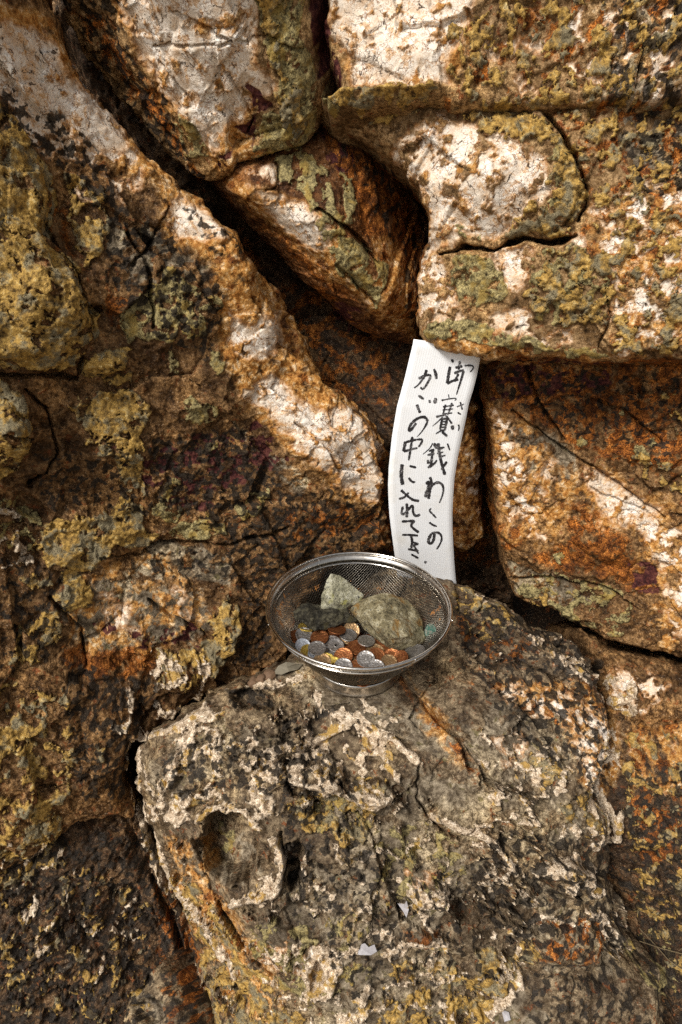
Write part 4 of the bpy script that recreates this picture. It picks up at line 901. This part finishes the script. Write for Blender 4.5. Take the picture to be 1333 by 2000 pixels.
stone('stone', 'pale green pyramid shaped stone perched on the other stones in the colander', [(415, 480, -.031), (430, 370, -.028), (455, 290, -.022), (490, 230, -.015), (540, 235, -.012), (600, 290, -.014), (650, 335, -.012), (715, 378, -.014), (660, 432, -.024), (600, 455, -.028), (540, 472, -.033), (500, 410, -.037), (520, 300, .010), (650, 400, .012), (460, 460, .0)], SM1, .0012, 1)
stone('stone', 'large angular grey green stone in the colander beside the leaning coin', [(600, 470, -.025), (700, 590, -.046), (790, 660, -.064), (870, 720, -.080), (910, 742, -.086), (990, 715, -.081), (1060, 705, -.077), (1108, 680, -.068), (1088, 560, -.045), (1040, 450, -.021), (960, 390, -.014), (880, 360, -.018), (800, 362, -.020), (700, 392, -.020), (640, 440, -.025), (700, 462, -.038), (700, 470, -.044), (830, 540, -.072), (900, 650, -.098), (985, 640, -.090), (950, 520, -.060), (750, 430, .02), (950, 470, .015), (1050, 600, -.02)], SM2, .0012, 7)
stone('stone', 'dark blackish stone lying under the pyramid stone in the colander', [(240, 482, -.034), (300, 442, -.026), (420, 432, -.024), (600, 462, -.030), (660, 545, -.046), (560, 572, -.052), (480, 600, -.058), (380, 612, -.062), (350, 592, -.060), (355, 475, -.046), (245, 515, -.044), (400, 470, -.012), (550, 480, -.012)], SM3, .0022, 13)

# ------------------------------------------------------------------ white strip with brush writing
zs = lambda s: pts(s) / 4.168 + np.array([730, 660])
LE = zs('326,10 320,50 285,195 250,340 212,480 190,560 150,800 124,1050 118,1200 122,1330 130,1450 145,1570 160,1680 174,1780 186,1880 205,2010')
RE = zs('884,80 868,165 845,290 812,420 775,540 752,660 716,830 684,980 658,1150 648,1300 642,1430 643,1560 650,1700 658,1830 668,1950 690,2130')
nr = len(LE); tt = np.linspace(0, 1, nr)
def strip_point(u, v, off=0.0):
    """u across 0..1, v along 0..1"""
    u = np.asarray(u, float); v = np.asarray(v, float)
    lx, ly = np.interp(v, tt, LE[:, 0]), np.interp(v, tt, LE[:, 1]); rx, ry = np.interp(v, tt, RE[:, 0]), np.interp(v, tt, RE[:, 1])
    bow = .018 * np.sin(np.pi * np.clip(v, 0, 1))
    A = at_y(lx, ly, .098 - bow - off); B = at_y(rx, ry, .112 - bow - off)
    return A + (B - A) * u[..., None]
def strip_uv(px, py):
    vv = np.linspace(0, 1, 400); u = .5; v = .5
    for _ in range(12):
        lx, ly = np.interp(vv, tt, LE[:, 0]), np.interp(vv, tt, LE[:, 1]); rx, ry = np.interp(vv, tt, RE[:, 0]), np.interp(vv, tt, RE[:, 1])
        cy = ly + (ry - ly) * u; v = np.interp(py, cy, vv)
        a, b = np.interp(v, vv, lx), np.interp(v, vv, rx); u = (px - a) / (b - a)
    return u, v
N = NT('white corrugated plastic'); p = N.n('ShaderNodeUVMap').outputs[0]
sx = N.n('ShaderNodeSeparateXYZ'); N.put(sx.inputs[0], p); wv_ = N.math('SINE', N.math('MULTIPLY', sx.outputs[0], 6.2832 * 30)); nn = N.noise(N.coord(), 30, 4, .6)
N.bump(wv_, .10, .0004)
fl = N.mix(N.rng(wv_, -1.0, 1.0, 0.0, .5), (.84, .85, .855), (.815, .825, .835)); st_ = N.noise(N.coord(), 14, 5, .65); WHITE = N.set(Base_Color=N.mix(N.math('MULTIPLY', N.rng(st_, .52, .72), .45), N.mix(N.rng(nn, .55, .75), fl, (.78, .77, .74)), (.66, .61, .52)), Roughness=.5, Specular_IOR_Level=.3)
N = NT('black marker ink'); nn = N.noise(N.coord(), 700, 3, .6); n2 = N.noise(N.coord(), 90, 2, .6)
INK = N.set(Base_Color=N.mix(N.math('MULTIPLY', N.rng(nn, .48, .62), N.rng(n2, .46, .62)), (.018, .016, .018), (.30, .29, .29)), Roughness=.6)
sign = empty('strip_sign', strip_point(.5, 1.0)); tag(sign, 'white corrugated plastic strip with handwritten black Japanese brush writing, wedged behind the colander', 'sign')
so = np.array(sign.location)
nu, nv = 12, 80; V = []; Q = []; UV = []
for side, off in ((0, 0.0), (1, -.003)):
    for j in range(nv):
        for i in range(nu): V.append(strip_point(i / (nu - 1), j / (nv - 1), off) - so); UV.append((i / (nu - 1), j / (nv - 1)))
for s in (0, 1):
    b = s * nu * nv
    for j in range(nv - 1):
        for i in range(nu - 1):
            q = (b + j * nu + i, b + (j + 1) * nu + i, b + (j + 1) * nu + i + 1, b + j * nu + i + 1); Q.append(q if s == 0 else q[::-1])
bd = [(j * nu, (j + 1) * nu) for j in range(nv - 1)] + [((j + 1) * nu + nu - 1, j * nu + nu - 1) for j in range(nv - 1)] + [(i + 1, i) for i in range(nu - 1)] + [((nv - 1) * nu + i, (nv - 1) * nu + i + 1) for i in range(nu - 1)]
for a, b in bd: Q.append((a, a + nu * nv, b + nu * nv, b))
bo = link_mesh('strip', V, Q, WHITE, sign); ul = bo.data.uv_layers.new(name='UVMap')
for l in bo.data.loops: ul.data[l.index].uv = UV[l.vertex_index]
bo.data.polygons.foreach_set('use_smooth', [len(set(p.vertices)) == 4 and i < 2 * (nu - 1) * (nv - 1) for i, p in enumerate(bo.data.polygons)])
CH = [  # page (a: origin 740,670; b: origin 740,880), strokes 'width0>width1: x,y ...' in magnified photo pixels
 ('a', ['20:900,200 920,240', '26:880,290 860,400 845,500', '22:845,505 900,470 985,450', '22:1005,225 985,330', '22:945,305 1035,285', '20:930,375 1000,345 1055,335', '20:985,380 945,460', '24>10:1050,340 1020,450 985,560 960,640', '16>10:1060,280 1140,275 1180,290 1165,325 1130,360']),
 ('a', ['22>16:490,440 560,405 630,390 642,412 610,480 560,560 535,575 515,545', '22>10:590,330 570,400 520,480 470,535 435,555', '24:680,320 705,380 710,445']),
 ('a', ['22:490,650 555,695', '24:470,760 485,810 510,865', '26:625,705 632,740', '28:705,680 688,750']),
 ('a', ['8:860,635 870,680', '12>8:780,710 870,690 970,680 940,715', '16:785,695 785,720', '16:825,760 805,840 790,890', '20>12:905,740 880,820 850,890', '12:790,790 930,770', '9:785,830 920,815', '11:780,880 910,865', '18>10:705,915 755,900 830,890', '18:830,900 870,950 905,1000', '10>5:790,910 735,970 660,1030', '18:785,930 770,1000 755,1070', '18:785,940 845,935 830,1010 815,1080', '12:790,975 835,970', '12:780,1010 830,1005', '11:770,1045 820,1040', '14:755,1080 815,1080', '14>6:770,1085 700,1125', '22:780,1095 845,1155']),
 ('a', ['12>8:965,790 1060,755', '16:1010,730 1035,825', '14:975,860 1020,885', '30:910,1020 915,1075', '16>8:985,1010 1000,1040 985,1090']),
 ('a', ['20>24:460,990 420,1050 380,1095 366,1075 390,1010 460,940 540,910 590,930 600,975', '20>5:600,975 575,1030 530,1100 470,1165']),
 ('a', ['24:330,1220 305,1345', '20>16:330,1230 440,1200 540,1190 535,1225 490,1290', '22>14:310,1345 390,1320 480,1300', '22>16:415,1160 395,1300 370,1455']),
 ('a', ['10>6:665,1240 640,1300 545,1380', '26:680,1240 720,1310', '18:620,1340 690,1320', '18:600,1390 690,1370', '22:670,1320 650,1480 645,1540', '24:735,1240 745,1330 760,1420 790,1530 820,1635', '22>12:750,1310 815,1290', '16>10:720,1370 800,1350', '18>10:850,1245 880,1330', '20>12:740,1415 830,1390', '24:605,1450 620,1495', '22>14:605,1545 690,1495 720,1450', '24>10:845,1470 800,1530 770,1570']),
 ('b', ['28:290,170 280,260 278,330 297,425', '18:380,190 465,212', '20>16:370,335 395,375 430,395 450,385']),
 ('b', ['20:275,490 340,550 420,615 500,625', '18:370,520 320,580 250,600']),
 ('b', ['22:345,655 352,740 345,830', '20:300,690 280,770 300,800 340,760 400,690 425,680 420,760 445,810 480,810 510,790']),
 ('b', ['20:285,880 370,875 450,870 400,910 400,940 450,985 495,1015']),
 ('b', ['18:290,1045 390,1045 485,1055', '20:400,1060 415,1130 400,1210', '18:410,1130 490,1165']),
 ('b', ['18:490,1150 430,1175 400,1195', '18:360,1220 490,1245', '18:430,1170 490,1280', '16:400,1285 490,1335']),
 ('b', ['22:560,1375 588,1390']),
 ('b', ['24:630,330 655,370 640,450 615,600', '30:580,410 640,390 620,450 575,580', '26>10:600,500 680,410 740,390 790,420 805,480 790,560 750,650']),
 ('b', ['12>16:650,715 620,745 670,790 710,835', '18>14:625,890 670,925 720,940']),
 ('b', ['24:690,1030 680,1110 650,1155 620,1150 610,1110 650,1030', '22>12:650,1030 710,1010 765,1030 785,1090 760,1160 715,1225']),
]
def ribbon(P, w0, w1, seed):
    P = np.asarray(P, float); d = np.concatenate([[0], np.cumsum(np.linalg.norm(np.diff(P, axis=0), axis=1))]); n = max(4, int(d[-1] / 9))
    s = np.linspace(0, d[-1], n)
    if len(P) > 2:                                   # rounded corners
        for _ in range(2):
            Q2 = [P[0]]
            for a, b in zip(P[:-1], P[1:]): Q2 += [a * .75 + b * .25, a * .25 + b * .75]
            Q2.append(P[-1]); P = np.array(Q2)
        d = np.concatenate([[0], np.cumsum(np.linalg.norm(np.diff(P, axis=0), axis=1))]); s = np.linspace(0, d[-1], n)
    X = np.stack([np.interp(s, d, P[:, 0]), np.interp(s, d, P[:, 1])], 1); T = np.gradient(X, axis=0); T /= np.linalg.norm(T, axis=1, keepdims=True) + 1e-9
    Nn = np.stack([-T[:, 1], T[:, 0]], 1); r_ = np.random.RandomState(seed); k = np.linspace(0, 1, n); w = (w0 + (w1 - w0) * k) * .76 * (1 + .14 * r_.randn(n))
    w[0] *= .6; w[-1] *= .55
    return X + Nn * w[:, None], X - Nn * w[:, None]
for ci, (pg, strokes) in enumerate(CH):
    V = []; Q = []
    for k, sk in enumerate(strokes):
        ws, ps = sk.split(':'); ws = [float(x) for x in ws.split('>')]; a, b = ribbon(pts(ps), ws[0], ws[-1], ci * 31 + k)
        o0 = len(V); n = len(a)
        for L in (a, b):
            q = L / 6.348 + np.array([740, 670 if pg == 'a' else 880])
            for x, y in q:
                u, v = strip_uv(x, y); V.append(strip_point(u, v, .0003 + k * .00002) - so)
        for i in range(n - 1): Q.append((o0 + i, o0 + i + 1, o0 + n + i + 1, o0 + n + i))
    link_mesh('written_character', V, Q, INK, sign)

# ------------------------------------------------------------------ small things lying on the rock
N = NT('shell white'); nn = N.noise(N.coord(), 300, 3); SHELL = N.set(Base_Color=N.mix(nn, (.46, .44, .46), (.28, .26, .25)), Roughness=.35)
N = NT('dry stalk'); STALK = N.set(Base_Color=(.14, .10, .05), Roughness=.9)
N = NT('dry leaf'); nn = N.noise(N.coord(), 200, 4); LEAF = N.set(Base_Color=N.mix(nn, (.10, .085, .055), (.20, .17, .12)), Roughness=.8)
N = NT('pebble red'); nn = N.noise(N.coord(), 160, 4); PEB = N.set(Base_Color=N.mix(nn, (.09, .045, .022), (.18, .11, .06)), Roughness=.8)
ROCKN = ['rock_pedestal', 'low_rock', 'dark_rock', 'cliff_rock']
def shard(px, outline, label, mat=SHELL, name='shell_fragment', cat='shell', curl=.25):
    """thin curved chip, outline in photo px around its centre, laid on the rock"""
    c = on_rock(px[0], px[1], ROCKN); O = pts(outline); s = np.linalg.norm(c - CAM) / F_PX * .97
    n = (CAM - c); n = n / np.linalg.norm(n) * .6 + np.array([0, 0, .6]); n /= np.linalg.norm(n)
    ax = np.cross(np.array([0, 1.0, 0]), n); ax /= np.linalg.norm(ax); ay = np.cross(n, ax)
    bm = bmesh.new(); top = []; bot = []
    R = np.abs(O).max() * s; th = .0009
    ctr_t = bm.verts.new(n * (.004 + curl * R)); ctr_b = bm.verts.new(n * (.004 + curl * R - th))
    for x, y in O:
        q = ax * x * s - ay * y * s; r = np.linalg.norm(q) / R; h = .004 + curl * R * (1 - r * r)
        top.append(bm.verts.new(q + n * h)); bot.append(bm.verts.new(q + n * (h - th)))
    k = len(O)
    for i in range(k):
        j = (i + 1) % k; bm.faces.new((ctr_t, top[j], top[i])); bm.faces.new((ctr_b, bot[i], bot[j])); bm.faces.new((top[i], top[j], bot[j], bot[i]))
    bmesh.ops.recalc_face_normals(bm, faces=bm.faces); me = bpy.data.meshes.new(name); bm.to_mesh(me); bm.free(); me.materials.append(mat)
    o = bpy.data.objects.new(name, me); COL.objects.link(o); o.location = c; tag(o, label, cat); return o
shard((709, 1858), '-22,-9 -8,-6 4,-9 10,-3 20,-8 24,2 14,8 -4,8 -20,5', 'largest white shell fragment lying on the pedestal front')
shard((788, 1776), '-10,-8 2,-6 6,-12 9,2 4,14 -2,4', 'pointed white shell chip above the largest shell fragment')
shard((988, 1984), '-6,-8 5,-4 6,6 -4,8', 'tiny white shell chip on the low rock at the foot of the pedestal')
shard((562, 1310), '-26,10 -18,-4 -2,-12 16,-10 30,-14 20,2 4,8 -10,14', 'crumpled grey dry leaf beside the base of the colander', LEAF, 'dry_leaf', 'leaf', .4)
def pebble(px, r, label, seed):
    c = on_rock(px[0], px[1], ROCKN); bm = bmesh.new(); bmesh.ops.create_icosphere(bm, subdivisions=3, radius=r)
    from mathutils import noise as mn
    for v in bm.verts:
        v.co *= 1 + .35 * mn.fractal(v.co * (.9 / r) + Vector((seed, 0, 0)), 1, 2, 2); v.co.z *= .7
    for f in bm.faces: f.smooth = True
    me = bpy.data.meshes.new('pebble'); bm.to_mesh(me); bm.free(); me.materials.append(PEB)
    o = bpy.data.objects.new('pebble', me); COL.objects.link(o); o.location = c + np.array([0, 0, r * .35]); tag(o, label, 'pebble')
pebble((528, 1320), .0085, 'rounded tan pebble next to the dry leaf', 1); pebble((510, 1325), .0065, 'reddish pebble between the tan pebble and the rock edge', 5); pebble((492, 1332), .0075, 'orange brown pebble on the edge of the pedestal rim', 9)
for k, (P, lab) in enumerate([('1245,1812 1270,1840 1300,1872 1345,1900', 'long thin dry grass stalk lying across the dark wet rock'), ('1250,1830 1285,1850 1330,1862', 'short dry grass stalk crossing the long one on the dark wet rock')]):
    L = [on_rock(x, y, ROCKN, 8) for x, y in pts(P)]; L = [l + np.array([0, -.006, .008]) for l in L if l is not None]
    if len(L) > 1:
        L = np.array(L); f = np.linspace(0, len(L) - 1, 16); L = np.stack([np.interp(f, range(len(L)), L[:, i]) for i in range(3)], 1)
        V, Q = wires([L - L[0]], .0007, 5); o = link_mesh('grass_stalk', V, Q, STALK); o.location = L[0]; tag(o, lab, 'grass stalk')
